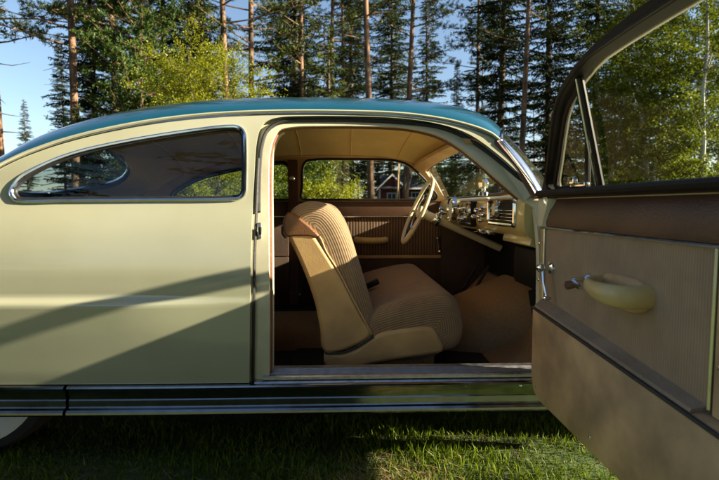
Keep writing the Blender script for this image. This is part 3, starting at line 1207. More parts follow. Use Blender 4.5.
# ---- wheels
TY = [(-0.09, 0.24), (-0.10, 0.30), (-0.085, 0.345), (-0.05, 0.362), (0.05, 0.362), (0.085, 0.345), (0.10, 0.30), (0.09, 0.24)]
for wx in (-1.50, 1.65):
    for wy, s in ((0.20, -1), (CARW - 0.20, 1)):
        mb = MB()
        mb.lathe((wx, wy, 0.355), (0, s, 0), [(-0.08, 0.2), (-0.08, 0.1), (0.05, 0.1), (0.05, 0.2), (-0.08, 0.2)], 40)
        wh = mb.build("wheel", M_CREAM, car)
        mb = MB()
        mb.lathe((wx, wy, 0.355), (0, s, 0), TY, 48)
        mb.build("tyre", M_TYRE, wh)
        mb = MB()
        mb.lathe((wx, wy, 0.355), (0, s, 0), [(0.086, 0.218), (0.095, 0.232), (0.1035, 0.27), (0.1035, 0.295), (0.098, 0.312), (0.07, 0.305), (0.06, 0.218)], 48)
        mb.build("whitewall", M_WHITEWALL, wh)
        mb = MB()
        mb.lathe((wx, wy, 0.355), (0, s, 0), [(0.05, 0.212), (0.092, 0.214), (0.104, 0.19), (0.10, 0.14), (0.125, 0.09), (0.135, 0.0)], 40)
        mb.build("hubcap", M_CHROME, wh)

# ---- dashboard
DX = 0.735
dprof = [(1.08, 1.055), (0.98, 1.062), (0.86, 1.056), (0.79, 1.048), (0.755, 1.038), (0.740, 1.022), (0.734, 1.000), (0.733, 0.96), (0.736, 0.91), (0.745, 0.885),
         (0.770, 0.862), (0.80, 0.858), (0.90, 0.87), (1.08, 0.90)]
mb = MB()
secs = []
for k in range(15):
    t = k / 14
    y = 0.115 + (CARW - 0.23) * t
    bx = 0.03 * (1 - (2 * t - 1) ** 2)
    secs.append([Vector((x + bx, y, z)) for x, z in crom(dprof, 3)])
mb.loft(secs)
dash = mb.build("dashboard", M_DASH, car)


def dx(y):
    t = (y - 0.115) / (CARW - 0.23)
    return 0.733 + 0.03 * (1 - (2 * t - 1) ** 2)


def rring(y0, y1, z0, z1, r, x, n=5):
    pts = []
    for cy, cz, a0 in ((y1 - r, z1 - r, 0), (y0 + r, z1 - r, 90), (y0 + r, z0 + r, 180), (y1 - r, z0 + r, 270)):
        for k in range(n + 1):
            a = radians(a0 + 90 * k / n)
            pts.append(Vector((x, cy + r * cos(a), cz + r * sin(a))))
    return pts


# chrome framed radio panel in front of the passenger
mb = MB()
mb.tube(rring(0.235, 0.60, 0.915, 1.028, 0.02, dx(0.4) - 0.012), 0.010, 8, True)
rad = mb.build("radio_frame", M_CHROME, dash)
mb = MB()
mb.box((dx(0.4) - 0.003, 0.4175, 0.9715), (0.014, 0.352, 0.100), 0.004)
mb.build("radio_recess", M_BLACK, dash)
mb = MB()
for z in (0.935, 0.950, 0.965, 0.980):
    mb.box((dx(0.4) - 0.014, 0.4175, z), (0.010, 0.335, 0.004), 0.001)
mb.lathe((dx(0.45) - 0.010, 0.46, 0.985), (-1, 0, 0), [(0, 0.045), (0.02, 0.045), (0.03, 0.036), (0.024, 0.032), (0.022, 0)], 28)
mb.build("radio_grille", M_CHROME, dash)
mb = MB()
mb.lathe((dx(0.45) - 0.033, 0.46, 0.985), (-1, 0, 0), [(0, 0.031), (0.003, 0.029), (0.004, 0.0)], 24)
mb.build("clock_face", M_DIAL, dash)
# switch knobs, gauges
for y, z, r in ((0.66, 0.955, 0.013), (0.70, 0.985, 0.015), (0.74, 0.945, 0.013), (0.80, 0.975, 0.017), (0.86, 0.94, 0.014), (0.71, 0.925, 0.012),
                (1.62, 0.95, 0.015), (1.68, 0.98, 0.015)):
    mb = MB()
    mb.lathe((dx(y) - 0.002, y, z), (-1, 0, 0), [(0, r * .6), (0.02, r * .6), (0.024, r), (0.036, r), (0.042, r * .6), (0.043, 0)], 14)
    mb.build("switch_knob", M_CHROME, dash)
for y, r in ((0.985, 0.055), (1.40, 0.085)):
    mb = MB()
    mb.lathe((dx(y) - 0.004, y, 0.975), (-1, 0, 0), [(0, r), (0.03, r), (0.036, r * .92), (0.026, r * .86), (0.022, 0)], 30)
    mb.build("gauge_bezel", M_CHROME, dash)
for y, r in ((0.985, 0.045), (1.40, 0.07)):
    mb = MB()
    mb.lathe((dx(y) - 0.028, y, 0.975), (-1, 0, 0), [(0, r), (0.004, r * .95), (0.005, 0)], 26)
    mb.build("gauge_face", M_DIAL, dash)
mb = MB()
mb.box((dx(1.06) - 0.012, 1.06, 0.955), (0.040, 0.27, 0.150), 0.010)
mb.build("instrument_panel", M_BLACK, dash)
for y, z, r in ((1.12, 0.985, 0.030), (1.03, 0.990, 0.024), (1.00, 0.935, 0.020), (1.07, 0.925, 0.017), (1.14, 0.925, 0.017)):
    mb = MB()
    mb.lathe((dx(y) - 0.030, y, z), (-1, 0, 0), [(0, r), (0.018, r), (0.024, r * .85), (0.016, r * .75), (0.014, 0)], 22)
    mb.build("dial_bezel", M_CHROME, dash)
for z in (1.018, 0.962, 0.900):
    mb = MB()
    mb.tube([(dx(1.06) - 0.034, 0.925, z), (dx(1.06) - 0.038, 1.06, z), (dx(1.06) - 0.034, 1.20, z)], 0.0045, 6)
    mb.build("chrome_bar", M_CHROME, dash)
for y in (0.70, 0.86):
    mb = MB()
    mb.box((dx(y) + 0.020, y, 0.862), (0.05, 0.060, 0.022), 0.006)
    mb.tube([(dx(y) + 0.0, y, 0.86), (dx(y) - 0.03, y, 0.855)], 0.005, 8)
    mb.build("pull_switch", M_CHROME, dash)
mb = MB()
mb.lathe((0.82, 0.98, 1.06), (0, 0, 1), [(0, 0.03), (0.02, 0.028), (0.03, 0.012), (0.04, 0.012), (0.05, 0.03), (0.075, 0.034), (0.095, 0.02), (0.10, 0)], 18)
mb.build("dash_top_knob", M_CHROME, dash)
# lower dash lips, heater, wiring shadow box
mb = MB()
mb.box((0.815, 0.31, 0.842), (0.09, 0.34, 0.036), 0.006, Matrix.Rotation(radians(14), 3, 'Y'))
mb.build("ash_tray_panel", M_DASH, dash)
mb = MB()
mb.box((0.98, 0.50, 0.70), (0.18, 0.36, 0.20), 0.03)
mb.tube([(0.85, 0.30, 0.62), (0.88, 0.32, 0.50), (0.96, 0.34, 0.40)], 0.02, 8)
mb.build("heater_box", M_BLACK, car)
# steering wheel and column
SWC = at(417.5, 211, 1.40)
SWT = (at(432, 178.5, 1.40) - at(403, 243, 1.40))
SWR = SWT.length / 2 * 0.98
e1 = SWT.normalized()
e2 = Vector((0, 1, 0))
nrm = e1.cross(e2).normalized()
if nrm.x > 0:
    nrm = -nrm
mb = MB()
mb.tube([SWC + (e1 * cos(a) + e2 * sin(a)) * SWR for a in [2 * pi * k / 56 for k in range(56)]], 0.0125, 10, True)
sw = mb.build("steering_wheel", M_IVORY, car)
mb = MB()
for a in (radians(90), radians(-90), radians(180)):
    d = e1 * cos(a) + e2 * sin(a)
    mb.tube([SWC - nrm * 0.035 + d * 0.02, SWC - nrm * 0.02 + d * SWR * 0.5, SWC + d * SWR], [0.014, 0.011, 0.009], 8)
mb.build("spoke", M_IVORY, sw)
mb = MB()
mb.tube([SWC - nrm * 0.012 + (e1 * cos(a) + e2 * sin(a)) * SWR * 0.56 for a in [2 * pi * k / 40 for k in range(40)]], 0.0045, 8, True)
mb.build("horn_ring", M_CHROME, sw)
mb = MB()
mb.lathe(SWC - nrm * 0.06, nrm, [(0, 0.036), (0.03, 0.042), (0.05, 0.04), (0.062, 0.026), (0.066, 0)], 22)
mb.build("hub", M_IVORY, sw)
mb = MB()
colend = SWC - nrm * 0.62
mb.tube([SWC - nrm * 0.055, SWC - nrm * 0.12, SWC - nrm * 0.13, colend], [0.03, 0.03, 0.025, 0.025], 16)
mb.build("steering_column", M_IVORY, car)
mb = MB()
q = SWC - nrm * 0.14
mb.tube([q, q + Vector((0.0, -0.08, 0.02)), q + Vector((-0.02, -0.22, 0.05))], [0.009, 0.007, 0.006], 8)
mb.lathe(q + Vector((-0.02, -0.22, 0.05)), (-0.1, -1, 0.2), [(-0.01, 0.006), (0, 0.013), (0.02, 0.013), (0.028, 0)], 12)
mb.lathe(q - nrm * 0.02, nrm, [(0, 0.045), (0.012, 0.046), (0.03, 0.046), (0.045, 0.036)], 20)
mb.build("gear_lever", M_CHROME, car)
for y in (1.20, 1.42):
    mb = MB()
    mb.tube([(0.93, y, 0.62), (0.80, y, 0.40)], 0.010, 8)
    mb.box((0.79, y, 0.385), (0.012, 0.075, 0.06), 0.004, Matrix.Rotation(radians(-40), 3, 'Y'))
    mb.build("pedal", M_BLACK, car)
# interior mirror
mb = MB()
p = ws(0, 0.06) + Vector((-0.09, 0.02, -0.06))
mb.box(p, (0.014, 0.20, 0.05), 0.006, Matrix.Rotation(radians(-12), 3, 'Y'))
mb.tube([p + Vector((0.006, 0, 0.015)), p + Vector((0.09, 0, 0.065))], 0.006, 8)
mb.build("interior_mirror", M_CHROME, car)


# ---- the open door (built closed, swung about its hinge line)
def swing(p):
    c, s = cos(DOOR_ANG), sin(DOOR_ANG)
    x, y = p.x - XH, p.y - YH
    return Vector((XH + x * c - y * s, YH + x * s + y * c, p.z))


_rim = densify(offset_poly(APER_ALL, 0.006), 0.006)
_cen = sum((Vector(p) for p in DGLASS), Vector((0, 0))) / len(DGLASS)
NGLASS = []
for p in DGLASS:
    q = Vector(p)
    for _ in range(60):
        if min((q - r).length for r in _rim) >= 0.019:
            break
        q += (_cen - q).normalized() * 0.002
    q.y = max(q.y, 1.046)
    NGLASS.append(q)


def swingf(p):
    """upper frame: the door top laps over the body and rises a little towards its rear edge"""
    t = XH - p.x
    k = max(0.0, min(1.0, (p.z - 1.055) / 0.20))
    return swing(Vector((p.x, p.y, p.z + k * (0.034 + 0.020 * max(0.0, min(1.0, (t - 0.4) / 0.4))))))


dsk = offset_poly(APER_ALL, 0.004)
low = [p for p in dsk]
mb = panel(dsk, [offset_poly(NGLASS, 0.0)], 0.05, near, 0.006, lambda u, v: (0, 1, 0))
door = mb.build("door", M_CREAM, car, xf=lambda p: swingf(p), angle=35)
door["label"] = "open passenger door swung out towards the viewer"
YI = 0.105      # plane of the inner trim
zb = APER[0].y + 0.004
xrear = APER[0].x


def dpanel(poly, y, th, mat, name, res=0.08, angle=30, holes=()):
    m = panel(poly, list(holes), res, lambda u, v: Vector((u, y, v)), th, lambda u, v: (0, -1, 0))
    return m.build(name, mat, door, xf=swing, angle=angle)


def rr(x0, x1, z0, z1, rbl=0.0, rbr=0.0, n=5):
    """rectangle with rounded lower corners"""
    pts = []
    if rbl:
        pts += [Vector((x0 + rbl - rbl * cos(a), z0 + rbl - rbl * sin(a))) for a in [pi / 2 * k / n for k in range(n + 1)]]
    else:
        pts.append(Vector((x0, z0)))
    if rbr:
        pts += [Vector((x1 - rbr + rbr * sin(a), z0 + rbr - rbr * cos(a))) for a in [pi / 2 * k / n for k in range(n + 1)]]
    else:
        pts.append(Vector((x1, z0)))
    pts += [Vector((x1, z1)), Vector((x0, z1))]
    return pts


# steel shell between skin and trim
dpanel(rr(xrear + 0.02, XH - 0.010, zb + 0.03, 1.03, 0.05, 0.05), YI - 0.003, 0.085, M_JAMB, "door_shell")
# lower padded panel
def ztop(t):
    return 0.627 - 0.064 * t


def zled(t):
    return 0.662 - 0.088 * t


lp = rr(xrear + 0.03, XH - 0.055, zb - 0.012, 0.60, 0.06, 0.08, 6)
lp = [Vector((p.x, ztop(XH - p.x) if p.y > 0.595 else p.y)) for p in lp]
mb = MB()
secs = [[Vector((p.x, y, p.y)) for p in offset_poly(lp, d)] for y, d in ((YI - 0.002, 0), (YI + 0.030, 0.0), (YI + 0.042, 0.004), (YI + 0.047, 0.012))]
mb.loft(secs)
mb.build("lower_panel", M_DOORVINYL, door, xf=swing, angle=45)
mb = MB()
mb.tube([(XH - t, YI + 0.046, ztop(t) - 0.006) for t in (0.058, 0.5, 1.16)], 0.0055, 8)
mb.build("piping", M_RUBBER, door, xf=swing)
mb = MB()
mb.loft([[Vector((XH - t, YI + 0.002, ztop(t) + 0.001)), Vector((XH - t, YI + 0.044, ztop(t) + 0.0005)), Vector((XH - t, YI + 0.041, ztop(t) + 0.008)),
          Vector((XH - t, YI + 0.014, zled(t) - 0.003)), Vector((XH - t, YI + 0.002, zled(t) + 0.002))] for t in (0.070, 0.4, 0.884)])
mb.build("ledge", M_LEDGE, door, xf=swing, angle=30)
dpanel([Vector((XH - 0.884, zled(0.884) - 0.004)), Vector((XH - 0.070, zled(0.07) - 0.004)), Vector((XH - 0.070, 0.914)), Vector((XH - 0.884, 0.914))],
       YI + 0.006, 0.008, M_CORDDOOR, "cloth_panel")
# side strips of the trim
for t0, t1, mt, nm in ((0.030, 0.060, M_DOORVINYL, "edge_trim"), (0.902, 1.15, M_DOORVINYL, "rear_trim")):
    dpanel([Vector((XH - t1, ztop(t1) + 0.002)), Vector((XH - t0, ztop(t0) + 0.002)), Vector((XH - t0, 0.914)), Vector((XH - t1, 0.914))], YI + 0.010, 0.012, mt, nm)
for t in (0.065, 0.893):
    mb = MB()
    mb.loft([[Vector((XH - t + a, YI + b, z)) for a, b in ((-0.004, 0.004), (-0.0045, 0.012), (0, 0.015), (0.0045, 0.012), (0.004, 0.004))] for z in (ztop(t) + 0.006, 0.915)])
    mb.build("vertical_moulding", M_CHROME, door, xf=swing, angle=40)
# upper brown trim and bright strip
mb = MB()
pu = [(YI - 0.004, 0.922), (YI + 0.012, 0.924), (YI + 0.016, 0.940), (YI + 0.012, 0.985), (YI - 0.004, 1.028), (YI - 0.02, 1.040), (YI - 0.03, 1.036), (YI - 0.03, 0.922)]
mb.loft([[Vector((x, y, z)) for y, z in pu] for x in (XH - 0.070, XH - 0.075, XH - 0.5, XH - 1.13)])
mb.build("upper_trim", M_BROWN, door, xf=swing, angle=35)
mb = MB()
ps = [(YI + 0.004, 0.9145), (YI + 0.015, 0.9145), (YI + 0.019, 0.918), (YI + 0.015, 0.9225), (YI + 0.004, 0.9225)]
mb.loft([[Vector((x, y, z)) for y, z in ps] for x in (XH - 0.040, XH - 0.5, XH - 1.13)])
mb.build("trim_strip", M_CHROME, door, xf=swing, angle=35)
# painted block at the hinge end
mb = MB()
mb.loft([[Vector((XH - 0.002, y, z)) if k == 0 else Vector((XH - t - (0.012 if k == 2 else 0), y, z)) for k, y in ((0, YI - 0.09), (0, YI + 0.012), (1, YI + 0.026), (1.5, YI + 0.026), (2, YI + 0.004), (2, YI - 0.09))]
         for z, t in ((0.924, 0.075), (0.95, 0.085), (1.0, 0.112), (1.026, 0.118), (1.032, 0.108))])
mb.build("hinge_end_block", M_JAMB, door, xf=swing, angle=50)
# window frame, inner side
fr = [p for p in dsk if p.y > 1.03]
fr = [Vector((p.x, p.y)) for p in offset_poly(APER_ALL, 0.008)]
fr = [Vector((p.x, max(p.y, 1.028))) for p in fr]
seen, fr2 = None, []
for p in fr:
    if seen is None or (p - seen).length > 1e-4:
        fr2.append(p)
        seen = p
DGI = offset_poly(NGLASS, -0.002)
mb = panel(fr2, [DGI], 0.05, lambda u, v: near(u, v, 0.008), 0.040, lambda u, v: (0, 1, 0))
wf = mb.build("window_frame", M_DARKFRAME, door, xf=swingf, angle=30)
mb = panel(offset_poly(NGLASS, -0.004), [], 0.08, lambda u, v: near(u, v, 0.022), 0, None)
mb.build("window_glass", M_DGLASS, door, xf=swingf)
mb = MB()
mb.tube([near(p.x, p.y, 0.050) for p in offset_poly(NGLASS, -0.008)], 0.006, 6, True)
mb.build("window_bead", M_DARKFRAME, door, xf=swingf)
a, b = Vector((XH - 0.480, 1.322)), Vector((XH - 0.440, 1.040))
mb = MB()
mb.tube([near(a.x, a.y, 0.026), near(b.x, b.y, 0.026)], 0.009, 8)
mb.build("vent_divider", M_DARKFRAME, door, xf=swingf)
mb = MB()
mb.tube([near(a.x + 0.008, a.y, 0.034), near(b.x + 0.012, b.y, 0.037)], 0.003, 8)
mb.build("vent_moulding", M_CHROME, door, xf=swingf)
# frame of the pivoting vent pane
vp = [p for p in NGLASS if p.x > a.x + (b.x - a.x) * (a.y - p.y) / (a.y - b.y)]
vp = offset_poly(crom([(p.x, p.y) for p in vp], 2, True), 0.012)
mb = MB()
mb.tube([near(p.x, p.y, 0.024) for p in vp], 0.009, 8, True)
mb.build("vent_frame", M_DARKFRAME, door, xf=swingf)
mb = MB()
lx, lz = b.x + 0.075, 1.064
mb.box(near(lx, lz, 0.052), (0.095, 0.018, 0.012), 0.004)
mb.box(near(lx + 0.02, lz + 0.012, 0.062), (0.040, 0.016, 0.020), 0.004)
mb.build("vent_latch", M_CHROME, door, xf=swingf)
# belt seal along the window
mb = MB()
mb.tube([near(XH - t, 1.046, 0.060) for t in (0.06, 0.4, 0.8, 1.13)], 0.012, 8)
mb.build("belt_garnish", M_DARKFRAME, door, xf=swing)
# window crank, door handle
cy = YI + 0.006
mb = MB()
t, z = 0.125, 0.776
mb.lathe((XH - t, cy, z), (0, 1, 0), [(0, 0.024), (0.008, 0.022), (0.014, 0.012), (0.035, 0.010)], 18)
mb.lathe((XH - t, cy + 0.03, z), (0, 1, 0), [(0, 0.011), (0.006, 0.016), (0.016, 0.017), (0.024, 0.010), (0.026, 0)], 18)
mb.tube([(XH - t, cy + 0.036, z), (XH - t - 0.015, cy + 0.038, z - 0.05), (XH - t - 0.03, cy + 0.030, z - 0.105)], [0.008, 0.0065, 0.005], 8)
mb.lathe((XH - t - 0.03, cy + 0.026, z - 0.106), (0, 1, 0), [(-0.012, 0.005), (0, 0.008), (0.012, 0.009), (0.018, 0)], 12)
mb.build("window_crank", M_CHROME, door, xf=swing)
mb = MB()
t, z = 0.392, 0.760
mb.lathe((XH - t, cy, z + 0.012), (0, 1, 0), [(0, 0.022), (0.006, 0.021), (0.018, 0.010), (0.045, 0.009)], 18)
mb.tube([(XH - t, cy + 0.040, z + 0.012), (XH - t + 0.005, cy + 0.048, z + 0.004), (XH - t - 0.05, cy + 0.052, z - 0.004)], [0.009, 0.010, 0.007], 8)
hd = mb.build("door_handle", M_CHROME, door, xf=swing)
mb = MB()
mb.lathe((XH - t + 0.004, cy + 0.048, z - 0.002), (0.5, 1, -0.2), [(-0.004, 0.010), (0.01, 0.014), (0.022, 0.013), (0.028, 0)], 14)
mb.build("handle_knob", M_BROWNTOP, door, xf=swing)
# armrest: padded pull loop on a backing pad
mb = MB()
pad = [Vector((XH - 0.578 + 0.108 * math.copysign(abs(cos(a)) ** 0.7, cos(a)), 0.768 + 0.047 * math.copysign(abs(sin(a)) ** 0.7, sin(a)))) for a in [2 * pi * k / 40 for k in range(40)]]
mb.loft([[Vector((p.x, y, p.y)) for p in offset_poly(pad, d)] for y, d in ((cy - 0.004, 0), (cy + 0.008, 0), (cy + 0.014, 0.006))])
mb.build("armrest_pad", M_DOORVINYL, door, xf=swing, angle=60)
mb = MB()
z = 0.775
pth = crom([(XH - 0.482, cy - 0.012, z + 0.012), (XH - 0.486, cy + 0.028, z + 0.012), (XH - 0.505, cy + 0.060, z + 0.008), (XH - 0.55, cy + 0.080, z + 0.004),
            (XH - 0.60, cy + 0.084, z), (XH - 0.640, cy + 0.078, z - 0.002), (XH - 0.676, cy + 0.048, z - 0.002), (XH - 0.682, cy - 0.012, z)], 5)
rad_ = [interp(k / (len(pth) - 1), [(0, 0.014), (0.25, 0.016), (0.42, 0.020), (0.62, 0.028), (0.85, 0.031), (1, 0.030)]) for k in range(len(pth))]
mb.tube(pth, rad_, 16, sx=0.75)
mb.build("armrest", M_ARM, door, xf=swing)
# trim screws
for t, z in ((0.11, 0.30 + 0.03), (0.045, 0.72), (0.045, 0.86), (0.50, 0.325), (0.92, 0.325), (0.93, 0.68), (0.93, 0.86)):
    mb = MB()
    yy = YI + (0.047 if z < 0.5 else 0.0215)
    mb.lathe((XH - t, yy - 0.001, z), (0, 1, 0), [(0, 0.0065), (0.002, 0.0062), (0.0035, 0.004), (0.0038, 0)], 12)
    mb.build("screw", M_CHROME, door, xf=swing)
# hinges
for z in (0.50, 0.90):
    mb = MB()
    mb.tube([(XH + 0.005, 0.05, z - 0.04), (XH + 0.005, 0.05, z + 0.04)], 0.012, 8)
    mb.box((XH + 0.03, 0.06, z), (0.06, 0.012, 0.06), 0.003)
    mb.build("hinge", M_JAMB, car)

# ================================================================== GROUND AND GRASS
random.seed(3)
rng = np.random.default_rng(5)


def ground_mat():
    m, n, out = nodes("meadow_ground")
    b = n.nodes.new("ShaderNodeBsdfPrincipled")
    b.inputs["Roughness"].default_value = 1.0
    n.links.new(b.outputs[0], out.inputs[0])
    tc = n.nodes.new("ShaderNodeTexCoord")
    n1 = n.nodes.new("ShaderNodeTexNoise")
    n1.inputs["Scale"].default_value = 1.6
    n1.inputs["Detail"].default_value = 9
    n.links.new(tc.outputs["Object"], n1.inputs["Vector"])
    cr = n.nodes.new("ShaderNodeValToRGB")
    e = cr.color_ramp.elements
    e[0].position, e[0].color = 0.33, (0.070, 0.055, 0.024, 1)
    e[1].position, e[1].color = 0.62, (0.040, 0.070, 0.012, 1)
    k = e.new(0.47)
    k.color = (0.036, 0.052, 0.010, 1)
    n.links.new(n1.outputs[0], cr.inputs[0])
    n.links.new(cr.outputs[0], b.inputs["Base Color"])
    n2 = n.nodes.new("ShaderNodeTexNoise")
    n2.inputs["Scale"].default_value = 40
    n2.inputs["Detail"].default_value = 8
    n.links.new(tc.outputs["Object"], n2.inputs["Vector"])
    bp = n.nodes.new("ShaderNodeBump")
    bp.inputs["Strength"].default_value = 0.45
    bp.inputs["Distance"].default_value = 0.02
    n.links.new(n2.outputs[0], bp.inputs["Height"])
    n.links.new(bp.outputs[0], b.inputs["Normal"])
    return m


mb = MB()
gs = [-900, -300, -120, -60, -30, -15, -8, -4, -2, 0, 2, 4, 8, 15, 30, 60, 120, 300, 900]
mb.loft([[Vector((x, y, 0)) for x in gs] for y in gs], False, False)
g = mb.build("ground", ground_mat())
g["kind"] = "structure"


def grass_obj():
    # dense near the camera, thinner around
    P = []
    def scatter(n, x0, x1, y0, y1):
        P.append(np.column_stack([rng.uniform(x0, x1, n), rng.uniform(y0, y1, n)]))
    scatter(40000, -2.2, 1.9, -0.45, 0.35)
    scatter(9000, -2.2, 1.9, 0.35, 1.9)
    scatter(10000, -4, 4, -2.6, -0.45)
    scatter(5000, -4, 4, 1.9, 6)
    scatter(26000, -7, 10, -3.0, 9)
    scatter(16000, 1.9, 5.5, -2.5, 2.5)
    scatter(6000, -5.5, -2.2, -2.0, 1.5)
    P = np.vstack(P)
    n = len(P)
    cl = 0.5 + 0.5 * np.sin(P[:, 0] * 5.1 + 1.3 * np.sin(P[:, 1] * 4.3)) * np.sin(P[:, 1] * 6.7 + P[:, 0] * 2.1)
    h = (0.014 + 0.046 * rng.random(n) ** 2.2) * (0.45 + 0.9 * cl)
    w = rng.uniform(0.0012, 0.0028, n)
    a = rng.uniform(0, 2 * pi, n)
    lean = rng.uniform(0.1, 0.9, n) * h
    la = rng.uniform(0, 2 * pi, n)
    base = np.column_stack([P, np.full(n, -0.004)])
    sd_ = np.column_stack([np.cos(a), np.sin(a), np.zeros(n)]) * w[:, None]
    ld = np.column_stack([np.cos(la), np.sin(la), np.zeros(n)])
    mid = base + ld * (lean * 0.35)[:, None] + np.array([0, 0, 1]) * (h * 0.6)[:, None]
    tip = base + ld * lean[:, None] + np.array([0, 0, 1]) * h[:, None]
    V = np.stack([base - sd_, base + sd_, mid + sd_ * 0.8, mid - sd_ * 0.8, tip], 1).reshape(-1, 3)
    me = bpy.data.meshes.new("grass")
    F = []
    for i in range(n):
        b = 5 * i
        F.append((b, b + 1, b + 2, b + 3))
        F.append((b + 3, b + 2, b + 4))
    me.from_pydata(V.tolist(), [], F)
    me.materials.append(leafmat("grass_blades", (0.013, 0.032, 0.002), (0.15, 0.21, 0.006), 0.3, pos_scale=3.5))
    o = bpy.data.objects.new("grass", me)
    COL.objects.link(o)
    o["kind"] = "stuff"
    o["label"] = "short green lawn grass under and beside the parked car"
    o["category"] = "grass"


grass_obj()


def straw_obj():
    n = 2000
    cx = rng.normal(0.12, 0.16, 800), rng.normal(-0.16, 0.07, 800)
    P = np.vstack([np.column_stack(cx), np.column_stack([rng.uniform(-2.2, 1.9, 1200), rng.uniform(-0.45, 0.6, 1200)])])
    a = rng.uniform(0, 2 * pi, n)
    L = rng.uniform(0.02, 0.07, n)
    d = np.column_stack([np.cos(a), np.sin(a), rng.uniform(0.0, 0.5, n)])
    sd_ = np.column_stack([-np.sin(a), np.cos(a), np.zeros(n)]) * rng.uniform(0.0008, 0.002, n)[:, None]
    b0 = np.column_stack([P, rng.uniform(0.002, 0.014, n)])
    V = np.stack([b0 - sd_, b0 + sd_, b0 + d * L[:, None] + sd_ * .4, b0 + d * L[:, None] - sd_ * .4], 1).reshape(-1, 3)
    me = bpy.data.meshes.new("dry_grass")
    me.from_pydata(V.tolist(), [], [(4 * i, 4 * i + 1, 4 * i + 2, 4 * i + 3) for i in range(n)])
    me.materials.append(leafmat("dry_straw", (0.14, 0.095, 0.04), (0.36, 0.27, 0.13), 0.2))
    o = bpy.data.objects.new("dry_grass", me)
    COL.objects.link(o)
    o["kind"] = "stuff"
    o["label"] = "dry straw scattered in the lawn and thickest in the sunlit patch by the sill"
    o["category"] = "dry grass"


straw_obj()

# ================================================================== FOREST
M_SPRUCE = leafmat("spruce_needles", (0.005, 0.012, 0.003), (0.036, 0.050, 0.007), 0.10)
M_SPRUCEL = leafmat("young_spruce_needles", (0.035, 0.060, 0.014), (0.11, 0.13, 0.025), 0.25)
M_PINE = leafmat("pine_needles", (0.013, 0.030, 0.007), (0.080, 0.100, 0.018), 0.15)
M_PINEY = leafmat("young_pine_needles", (0.010, 0.030, 0.007), (0.075, 0.115, 0.018), 0.15)
M_BIRCH = leafmat("birch_leaves", (0.11, 0.14, 0.006), (0.33, 0.33, 0.014), 0.48)
M_BIRCHG = leafmat("green_birch_leaves", (0.045, 0.080, 0.005), (0.23, 0.255, 0.012), 0.40)
M_GREEN = leafmat("shrub_leaves", (0.040, 0.080, 0.012), (0.15, 0.21, 0.03), 0.4)
M_BARKP = barkmat("pine_bark", (0.060, 0.038, 0.026), (0.24, 0.135, 0.078))
M_BARKS = barkmat("spruce_bark", (0.045, 0.034, 0.028), (0.12, 0.090, 0.068))
M_BARKB = barkmat("birch_bark", (0.16, 0.15, 0.13), (0.58, 0.56, 0.50), 3.0)


def leaf_mesh(name, C, D, L, Wd, mat):
    C, D = np.array(C), np.array(D)
    n = len(C)
    D /= np.linalg.norm(D, axis=1)[:, None] + 1e-9
    R = rng.normal(size=(n, 3))
    S = np.cross(D, R)
    S /= np.linalg.norm(S, axis=1)[:, None] + 1e-9
    L = np.array(L).reshape(-1, 1) * np.ones((n, 1))
    Wd = np.array(Wd).reshape(-1, 1) * np.ones((n, 1))
    V = np.stack([C - D * L / 2, C + S * Wd / 2, C + D * L / 2, C - S * Wd / 2], 1).reshape(-1, 3)
    me = bpy.data.meshes.new(name)
    me.vertices.add(4 * n)
    me.vertices.foreach_set("co", V.ravel())
    me.loops.add(4 * n)
    me.loops.foreach_set("vertex_index", np.arange(4 * n))
    me.polygons.add(n)
    me.polygons.foreach_set("loop_start", np.arange(0, 4 * n, 4))
    me.update(calc_edges=True)
    me.validate()
    me.materials.append(mat)
    return me


def tree_proto(name, trunk_mb, bark, crown_me):
    root = bpy.data.objects.new(name, None)
    tr = trunk_mb.build("trunk", bark)
    me = tr.data
    off = tr.location.copy()
    for v in me.vertices:
        v.co += off
    tr.location = (0, 0, 0)
    tr.parent = root
    cr = bpy.data.objects.new("crown", crown_me)
    cr.parent = root
    COL.objects.link(cr)
    COL.objects.link(root)
    return root


def trunk(h, r0, r1, wob=0.1, segs=10, n=14):
    ph = random.uniform(0, 6)
    P = [Vector((wob * sin(ph + 2.2 * k / n) - wob * sin(ph), wob * cos(ph * 1.7 + 2.7 * k / n) - wob * cos(ph * 1.7), h * k / n)) for k in range(n + 1)]
    m = MB()
    R = [r0 * (1 - k / n) + r1 * k / n + (r0 * 0.25 if k == 0 else 0) for k in range(n + 1)]
    m.tube(P, R, segs)
    return m, P


